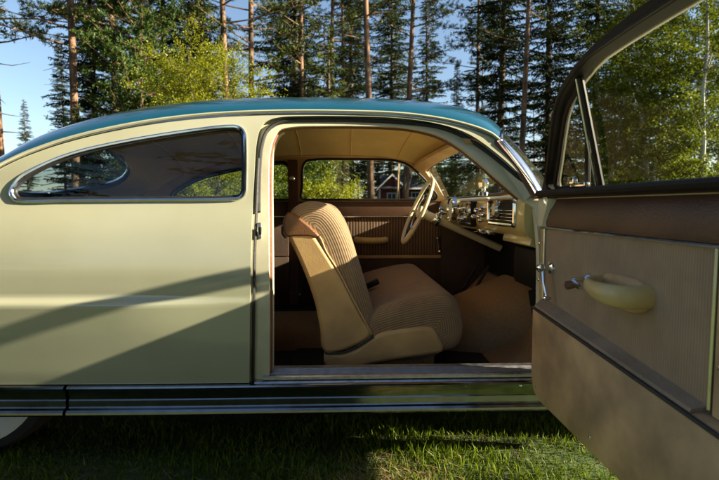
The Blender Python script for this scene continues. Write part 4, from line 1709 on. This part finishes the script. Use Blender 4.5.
def spruce(h=18, Lmax=2.6, z0=0.6, mat=None, dens=1.0, seed=1):
    random.seed(seed)
    m, P = trunk(h, 0.17, 0.015, 0.12)
    C, D, Ls, Ws = [], [], [], []
    z = z0
    while z < h - 0.15:
        f = z / h
        n = random.randint(5, 8)
        a0 = random.uniform(0, 6)
        for k in range(n):
            if random.random() < 0.10:
                continue
            a = a0 + 2 * pi * k / n + random.uniform(-0.35, 0.35)
            L = Lmax * min(1, (1 - f) ** 0.75 * 1.05) * random.uniform(0.65, 1.12) + 0.12
            if f < 0.12:
                L *= 0.6 + 0.4 * f / 0.12
            d = Vector((cos(a), sin(a), 0))
            sd_ = Vector((-sin(a), cos(a), 0))
            zc = z + random.uniform(-0.26, 0.26)
            droop = random.uniform(0.06, 0.42)
            pts = []
            for i in range(7):
                r = L * i / 6
                pts.append(Vector((0, 0, zc)) + d * r + Vector((0, 0, 0.12 * r - droop * r * r / max(L, 0.5) + (0.10 * r * (i / 6) ** 3))))
            m.tube(pts[:6:2], [0.022, 0.014, 0.006], 4, caps=False)
            step = 0.105 / dens
            r = 0.15
            while r < L:
                t = r / L * 6
                i = min(int(t), 5)
                p = pts[i].lerp(pts[i + 1], t - i)
                tl = (0.10 + 0.42 * (1 - r / L) * min(1, L / 1.5)) * random.uniform(0.6, 1.2)
                for s in (-1, 1):
                    q = tl
                    cnt = max(1, int(tl / 0.11))
                    for c in range(cnt):
                        e = (c + 0.5) / cnt * tl
                        pos = p + sd_ * s * e * 0.8 + d * e * 0.45 + Vector((0, 0, -0.25 * e + random.uniform(-0.05, 0.03)))
                        C.append(pos)
                        D.append(sd_ * s * 0.8 + d * 0.6 + Vector((random.uniform(-.5, .5), random.uniform(-.5, .5), random.uniform(-1.5, 0.1))))
                        Ls.append(random.uniform(0.14, 0.26))
                        Ws.append(random.uniform(0.032, 0.060))
                C.append(p)
                D.append(d + Vector((random.uniform(-.3, .3), random.uniform(-.3, .3), random.uniform(-0.4, 0.3))))
                Ls.append(0.2)
                Ws.append(0.06)
                r += step
        z += random.uniform(0.24, 0.36) * (0.6 + 0.5 * (1 - f))
    for _ in range(30):
        C.append(Vector((0, 0, h - random.uniform(0, 0.5))))
        D.append(Vector((random.uniform(-.5, .5), random.uniform(-.5, .5), 1)))
        Ls.append(0.22)
        Ws.append(0.04)
    return tree_proto("spruce_tree", m, M_BARKS, leaf_mesh("crown", C, D, Ls, Ws, mat or M_SPRUCE))


def tuft(C, D, Ls, Ws, p, n, r, up=0.35, ln=(0.10, 0.18)):
    for _ in range(n):
        v = Vector((random.gauss(0, 1), random.gauss(0, 1), random.gauss(up, 0.8))).normalized()
        C.append(p + v * r * random.uniform(0.3, 1.0))
        D.append(v + Vector((random.uniform(-.4, .4), random.uniform(-.4, .4), random.uniform(-.2, .5))))
        Ls.append(random.uniform(*ln))
        Ws.append(random.uniform(0.016, 0.032))


def pine(h=17, z0=6.5, seed=1, low=4, r0=0.13, nb=34):
    random.seed(seed)
    m, P = trunk(h, r0, 0.04, 0.18)

    def axis(z):
        t = max(0, min(0.999, z / h)) * (len(P) - 1)
        i = int(t)
        return P[i].lerp(P[min(i + 1, len(P) - 1)], t - i)
    C, D, Ls, Ws = [], [], [], []
    for _ in range(12):       # dead snags
        z = random.uniform(1.5, z0 + 1)
        a = random.uniform(0, 2 * pi)
        L = random.uniform(0.3, 1.3)
        b = axis(z)
        m.tube([b, b + Vector((cos(a) * L * .5, sin(a) * L * .5, -0.02)), b + Vector((cos(a) * L, sin(a) * L, random.uniform(-0.25, 0.15)))], [0.018, 0.012, 0.004], 4, caps=False)
    zs_ = [random.uniform(z0 - 1.8, z0) for _ in range(low)] + [z0 + (h - z0) * (k / nb) ** 0.9 for k in range(nb)]
    for z in zs_:
        f = max(0, (z - z0) / (h - z0))
        a = random.uniform(0, 2 * pi)
        L = (2.5 * (1 - f) ** 0.6 + 0.3) * random.uniform(0.6, 1.1)
        b = axis(z)
        d = Vector((cos(a), sin(a), 0))
        rise = random.uniform(-0.05, 0.35) * (0.4 + f)
        pts = [b + d * L * t + Vector((0, 0, rise * L * t + 0.12 * L * t * t + random.uniform(-.05, .05))) for t in (0, 0.3, 0.6, 1.0)]
        m.tube(pts, [0.032, 0.024, 0.014, 0.006], 5, caps=False)
        ntw = int(6 + L * 5)
        for k in range(ntw):
            t = random.uniform(0.35, 1.0)
            i = 1 if t < 0.6 else 2
            p = pts[i].lerp(pts[i + 1], (t - (0.3, 0.6)[i - 1]) / (0.3, 0.4)[i - 1])
            e = p + Vector((random.gauss(0, 0.26), random.gauss(0, 0.26), random.uniform(-0.06, 0.26)))
            m.tube([p, e], [0.008, 0.004], 3, caps=False)
            tuft(C, D, Ls, Ws, e, 22, 0.13)
            tuft(C, D, Ls, Ws, p.lerp(e, 0.6), 10, 0.09)
    return tree_proto("pine_tree", m, M_BARKP, leaf_mesh("crown", C, D, Ls, Ws, M_PINE))


def young_pine(h=8, seed=1):
    random.seed(seed)
    m, P = trunk(h, 0.10, 0.015, 0.06)
    C, D, Ls, Ws = [], [], [], []
    z = 0.4
    while z < h - 0.2:
        f = z / h
        for k in range(random.randint(5, 7)):
            a = random.uniform(0, 2 * pi)
            L = (1.9 * (1 - f) ** 0.7 + 0.15) * random.uniform(0.7, 1.1)
            d = Vector((cos(a), sin(a), 0))
            b = Vector((0, 0, z))
            pts = [b + d * L * t + Vector((0, 0, 0.20 * L * t + 0.30 * L * t * t)) for t in (0, 0.35, 0.7, 1.0)]
            m.tube(pts, [0.022, 0.016, 0.01, 0.005], 4, caps=False)
            for q in range(int(4 + 6 * L)):
                t = random.uniform(0.3, 1.0)
                i = 0 if t < 0.35 else 1 if t < 0.7 else 2
                p = pts[i].lerp(pts[i + 1], (t - (0, .35, .7)[i]) / (0.35, 0.35, 0.3)[i])
                e = p + Vector((random.gauss(0, 0.16), random.gauss(0, 0.16), random.uniform(0.02, 0.25)))
                # upright candle of needles
                for j in range(4):
                    tuft(C, D, Ls, Ws, p.lerp(e, 0.3 + 0.25 * j), 8, 0.07, 0.6, (0.08, 0.14))
        z += random.uniform(0.22, 0.34)
    return tree_proto("pine_sapling", m, M_BARKP, leaf_mesh("crown", C, D, Ls, Ws, M_PINEY))


def leafy(name, h, w, z0, nleaf, mat, bark, seed=1, r0=0.05, stems=3, leaf=(0.05, 0.085), nb=26, lean=0.5):
    random.seed(seed)
    m = MB()
    C, D, Ls, Ws = [], [], [], []
    tips = []
    for s in range(stems):
        a = random.uniform(0, 2 * pi)
        top = Vector((cos(a) * w * 0.22 * (stems > 1), sin(a) * w * 0.22 * (stems > 1), h * random.uniform(0.8, 1.0)))
        b0 = Vector((random.uniform(-.15, .15) * (stems > 1), random.uniform(-.15, .15) * (stems > 1), 0))
        pts = [b0.lerp(top, t) + Vector((random.uniform(-.08, .08), random.uniform(-.08, .08), 0)) * (t > 0) for t in [k / 7 for k in range(8)]]
        m.tube(pts, [r0 * (1 - 0.88 * k / 7) for k in range(8)], 8)
        for k in range(nb):
            t = random.uniform(z0 / h, 0.98)
            i = min(int(t * 7), 6)
            p = pts[i].lerp(pts[i + 1], t * 7 - i)
            f = max(0.0, (p.z - z0) / (h - z0))
            prof_ = (sin(pi * min(1, 0.12 + 0.83 * f)) ** 0.7)
            L = w / 2 * prof_ * random.uniform(0.5, 1.1) + 0.12
            a = random.uniform(0, 2 * pi)
            e = p + Vector((cos(a) * L, sin(a) * L, L * random.uniform(0.1, 0.9) * lean * 1.4))
            mid = p.lerp(e, 0.5) + Vector((0, 0, 0.06 * L))
            m.tube([p, mid, e], [r0 * 0.20, r0 * 0.11, 0.003], 4, caps=False)
            tips.append((p, mid, e, L))
    per = max(4, nleaf // len(tips))
    for p, mid, e, L in tips:
        nt_ = 5 + int(5 * L)
        subs = []
        for q in range(nt_):
            t = random.uniform(0.25, 1.0)
            b = p.lerp(mid, t * 2) if t < 0.5 else mid.lerp(e, t * 2 - 1)
            subs.append((b, b + Vector((random.gauss(0, 0.2), random.gauss(0, 0.2), random.gauss(0.02, 0.18))) * (0.5 + 0.5 * L)))
        for q in range(per):
            b, t_ = random.choice(subs)
            c = b.lerp(t_, random.uniform(0.0, 1.1)) + Vector((random.gauss(0, .05), random.gauss(0, .05), random.gauss(0, .05)))
            C.append(c)
            D.append(Vector((random.gauss(0, 1), random.gauss(0, 1), random.gauss(-0.2, 0.8))))
            l = random.uniform(*leaf)
            Ls.append(l)
            Ws.append(l * random.uniform(0.55, 0.8))
    return tree_proto(name, m, bark, leaf_mesh("crown", C, D, Ls, Ws, mat))


PROTO = {
    "spruceA": spruce(18, 2.35, 0.8, None, 1.3, 11),
    "spruceB": spruce(21, 2.15, 2.2, None, 1.3, 12),
    "spruceC": spruce(15, 1.8, 0.5, None, 1.3, 13),
    "spruceY": spruce(7.0, 1.35, 0.4, M_SPRUCEL, 1.25, 14),
    "pineA": pine(17, 7.2, 21, 5),
    "pineB": pine(18, 8.5, 22, 4),
    "pineC": pine(16, 7.0, 23, 4, 0.14, 26),
    "ypine": young_pine(9.0, 31),
    "birchbush": leafy("birch_tree", 6.3, 3.6, 0.4, 62000, M_BIRCH, M_BARKS, 41, 0.045, 5, nb=34, leaf=(0.035, 0.062)),
    "birchA": leafy("birch_tree", 11, 4.6, 1.2, 44000, M_BIRCHG, M_BARKB, 42, 0.07, 1, nb=95),
    "birchB": leafy("birch_tree", 9, 4.2, 0.8, 44000, M_BIRCHG, M_BARKB, 43, 0.07, 3, nb=36),
    "shrubA": leafy("shrub", 3.0, 2.8, 0.15, 14000, M_GREEN, M_BARKS, 44, 0.03, 6, nb=12),
    "shrubB": leafy("shrub", 2.3, 2.6, 0.1, 11000, M_BIRCH, M_BARKS, 45, 0.025, 6, nb=11),
}
USED = set()
random.seed(99)


def plant(kind, px, dist, label, group=None, s=1.0, rot=None, tilt=0.0):
    r = PROTO[kind]
    o = r if kind not in USED else copy_tree(r)
    USED.add(kind)
    d = ray(px, 206)
    d.z = 0
    d /= d.dot(Vector((_F.x, _F.y, 0)).normalized())
    p = CAM + d * dist
    o.location = (p.x, p.y, 0)
    o.rotation_euler = (0, tilt, random.uniform(0, 2 * pi) if rot is None else rot)
    o.scale = (s, s, s * random.uniform(0.96, 1.04))
    o["label"] = label
    o["category"] = {"spr": "spruce tree", "pin": "pine tree", "ypi": "young pine", "bir": "birch tree", "shr": "shrub"}[kind[:3]]
    if group:
        o["group"] = group
    elif "group" in o:
        del o["group"]
    return o


G1 = "pines standing behind the car"
plant("pineC", 3, 14.5, "bare-trunked pine leaning at the left edge of the photo, over the tail of the car", G1, 1.0, tilt=-0.03)
plant("pineA", 75, 13.5, "reddish pine trunk rising above the rear of the teal roof, left of the dark spruce", G1, 0.95)
plant("pineA", 123, 15.5, "slim pine trunk between the dark spruce and the bushy young pine", G1, 0.9)
plant("pineB", 84, 20, "darker pine just right of the reddish pine, half hidden by spruce boughs", G1, 0.9)
plant("pineB", 231, 14.6, "thin pine trunk showing through the yellow-green birch over the rear quarter window", G1, 0.85)
plant("pineA", 253, 15.2, "thin pine trunk at the right edge of the yellow-green birch", G1, 0.85)
plant("pineA", 305, 18.5, "pine trunk in front of the dense dark spruce above the door opening's rear corner", G1, 0.95)
plant("pineB", 327, 22, "pine trunk rising behind the small bright young spruce", G1, 1.0)
plant("pineB", 372, 16.5, "brightest sunlit pine trunk, straight above the middle of the roof", G1, 1.0)
plant("pineA", 341, 25, "dim pine trunk between the young spruce and the brightest sunlit pine", G1, 0.95)
plant("pineC", 405, 21, "sunlit pine trunk right of the brightest one, above the windscreen header", G1, 1.05)
plant("pineB", 519, 20, "brown pine trunk between the windscreen and the open door frame", G1, 1.05)
plant("pineA", 478, 27, "pine trunk seen through the windscreen just right of the steering wheel", G1, 1.0)
G2 = "spruces standing behind the car"
plant("spruceC", 29, 44, "small distant spruce alone against the sky at the left", G2, 0.72)
plant("spruceB", 99, 20.5, "tall dark spruce behind the reddish pine over the rear window", G2, 0.95)
plant("spruceA", 170, 20, "tall spruce behind the bushy young pine", G2, 1.05)
plant("spruceC", 205, 25, "spruce whose top shows over the yellow-green birch", G2, 1.05)
plant("spruceA", 293, 19, "dense dark spruce right of the gap of sky beside the birch", G2, 0.95)
plant("spruceY", 325, 15.0, "small bright young spruce with a pointed top above the roof", G2, 0.95)
plant("spruceB", 352, 34, "dark spruce just left of the brightest sunlit pine trunk", G2, 1.25)
plant("spruceA", 390, 36, "dark spruce just right of the brightest sunlit pine trunk", G2, 1.3)
plant("spruceC", 427, 31, "narrow spruce with sky beside its top, left of the gap above the windscreen", G2, 1.0)
plant("spruceB", 497, 22, "tall spruce right of the sky gap, above the windscreen pillar", G2, 1.1)
plant("spruceA", 548, 24, "broad dark spruce directly left of the open door's window frame", G2, 1.15)
plant("spruceB", 592, 25, "dark spruce behind the top of the open door's window frame", G2, 1.2)
plant("spruceA", 638, 27, "dark spruce rising over the open door, topped by the frame", G2, 1.2)
plant("spruceB", 455, 34, "slender far spruce under the sky gap above the front of the roof", G2, 0.55)
plant("ypine", 143, 13.0, "bushy young pine with upright shoots left of the yellow-green birch")
plant("birchbush", 207, 11.0, "bushy yellow-green birch in full sun behind the rear quarter window", "sunlit birches", 0.76)
plant("birchbush", 247, 12.5, "right-hand, smaller yellow-green birch leaning against the thin pine trunks", "sunlit birches", 0.54)
plant("birchA", 697, 16.0, "white-stemmed birch seen through the open door's window", "sunlit birches", 1.25, rot=1.0)
plant("birchB", 648, 18.5, "leafy birch filling the middle of the open door's window", "sunlit birches", 1.2)
plant("birchB", 755, 19, "leafy birch at the right edge of the open door's window", "sunlit birches", 1.35)
plant("birchB", 606, 20, "leafy birch low behind the vent window of the open door", "sunlit birches", 0.78)
# unseen conifers, added behind the viewer to cut skylight on the near flank
random.seed(21)
for i in range(24):
    if 8 < i < 13:  # gap left in the added row so the quarter glass mirrors open sky
        continue
    k = random.choice(["spruceA", "spruceB", "spruceC", "pineA", "spruceA"])
    o = copy_tree(PROTO[k]) if k in USED else PROTO[k]
    USED.add(k)
    o.location = (-24 + i * 1.75 + random.uniform(-.6, .6), -9.5 + random.uniform(-2.0, 1.0) - 0.10 * max(0, i - 12), 0)
    o.rotation_euler = (0, 0, random.uniform(0, 6))
    o.scale = (1.5, 1.5, 1.2)
    o["label"] = "tall conifer added unseen behind the viewer to cut skylight on the car"
    o["category"] = "spruce tree" if k[0] == "s" else "pine tree"
    o["group"] = "added unseen conifers behind the viewer"
# understorey
lab = {"shrubA": "green shrub low in the undergrowth, seen through the car's windows",
       "shrubB": "yellow-green shrub low in the undergrowth, seen through the car's windows"}
random.seed(7)
for i, px in enumerate([20, 70, 118, 150, 178, 200, 222, 246, 270, 284, 303, 326, 452, 478, 500, 525, 560, 600, 640, 690]):
    k = "shrubB" if i % 3 != 1 else "shrubA"
    if px > 430:
        k = "shrubA"
    plant(k, px + random.uniform(-5, 5), random.uniform(13.5, 19) if px < 300 else random.uniform(12.5, 15) if px < 430 else random.uniform(24, 30),
          lab[k], "shrubs in the undergrowth", 0.5 if px < 100 else random.uniform(0.62, 0.78) if 295 < px < 400 else random.uniform(0.7, 1.15))
# back rows
lab2 = {"s": "dark spruce deep in the forest behind the front row of trees", "p": "thin pine deep in the forest behind the front row of trees"}
for i in range(54):
    px = 60 + i * 12.4 + random.uniform(-6, 6)
    if px < 120 and i % 3:
        continue
    k = random.choice(["spruceA", "spruceB", "spruceC", "pineA", "pineB", "pineC"])
    if 256 < px < 286 or 440 < px < 472:
        k = 'spruceC'
    plant(k, px, random.uniform(36 if 330 < px < 470 else 30, 47), lab2[k[0]], "forest behind the front trees", (random.uniform(0.40, 0.56) if 250 < px < 560 else random.uniform(0.55, 0.85)) if k[0] == 's' else random.uniform(0.6, 0.9))

# ================================================================== RED COTTAGE
M_RED = pmat("falu_red_boards", (0.17, 0.026, 0.016), 0.9, 0, 12, 0.2, 0.3, 30)
M_WHITE = pmat("white_trim_paint", (0.74, 0.74, 0.72), 0.6, 0, 12, 0.06)
M_ROOFT = pmat("dark_roof_felt", (0.035, 0.042, 0.055), 0.75, 0, 10, 0.2, 0.2, 30)
M_WIN = pmat("cottage_window", (0.03, 0.04, 0.05), 0.08, 0, 5, 0.2)


def gpos(px, dist):
    d = ray(px, 206)
    d.z = 0
    d /= d.dot(Vector((_F.x, _F.y, 0)).normalized())
    return CAM + d * dist


hc = gpos(404, 30)
house = thing("cottage", "small red wooden cottage with white trim and dark gabled roof, seen through the car", "cottage", (hc.x, hc.y, 0))
hw_, hl_ = 0.85, 1.9    # gable half width, body half length
EZ, RZ = 2.15, 3.0
# body: front gable on the left part, long roof to the right
mb = MB()
mb.box((hc.x + 0.25, hc.y + 1.3, EZ / 2), (3.5, 2.2, EZ), 0.01)
mb.loft([[Vector((hc.x - 1.5 + a, y, z)) for a, z in ((0, EZ), (1.5, EZ), (0.75, RZ - 0.1))] for y in (hc.y + 0.19, hc.y + 1.3)])
wall = mb.build("wall", M_RED, house, smooth=False)
mb = MB()
gx = hc.x - 0.75
for s in (-1, 1):
    mb.loft([[Vector((gx + s * 0.92, y, EZ - 0.10)), Vector((gx + s * 0.92, y, EZ - 0.02)), Vector((gx, y, RZ + 0.04)), Vector((gx, y, RZ - 0.05))] for y in (hc.y - 0.02, hc.y + 1.5)])
mb.loft([[Vector((x, hc.y - 0.05, EZ - 0.08)), Vector((x, hc.y - 0.05, EZ)), Vector((x, hc.y + 1.3, RZ)), Vector((x, hc.y + 2.7, EZ)), Vector((x, hc.y + 2.7, EZ - 0.08)), Vector((x, hc.y + 1.3, RZ - 0.09))]
         for x in (gx - 0.7, hc.x + 2.3)])
mb.build("roof", M_ROOFT, house, smooth=False)
mb = MB()
for s in (-1, 1):
    mb.loft([[Vector((gx + s * 0.94, y, EZ - 0.17)), Vector((gx + s * 0.94, y, EZ - 0.06)), Vector((gx, y, RZ + 0.0)), Vector((gx, y, RZ - 0.12))] for y in (hc.y - 0.06, hc.y - 0.03)])
mb.box((hc.x + 1.1, hc.y - 0.08, EZ - 0.06), (2.3, 0.03, 0.10))
for x in (gx - 0.76, gx + 0.74):
    mb.box((x, hc.y + 0.17, EZ / 2), (0.10, 0.05, EZ - 0.1))
mb.build("trim_board", M_WHITE, house, smooth=False)
for wx, wz, ww, wh in ((gx, 1.45, 0.55, 0.7), (hc.x + 0.75, 1.45, 0.5, 0.8), (hc.x + 1.5, 1.45, 0.5, 0.8)):
    mb = MB()
    for a, b, c, d in ((0, wh / 2, ww + .1, .07), (0, -wh / 2, ww + .1, .07), (-ww / 2, 0, .07, wh), (ww / 2, 0, .07, wh), (0, 0, .04, wh)):
        mb.box((wx + a, hc.y + 0.17, wz + b), (c, 0.04, d))
    wn = mb.build("window", M_WHITE, house, smooth=False)
    mb = MB()
    mb.box((wx, hc.y + 0.185, wz), (ww, 0.02, wh))
    mb.build("pane", M_WIN, wn, smooth=False)
mb = MB()
for k in range(12):
    mb.box((hc.x + 0.2 + k * 0.18, hc.y - 0.9, 0.75), (0.04, 0.03, 0.8))
for z in (0.45, 1.15, 1.5):
    mb.box((hc.x + 1.2, hc.y - 0.9, z), (2.2, 0.04, 0.06))
mb.build("porch_railing", M_WHITE, house, smooth=False)
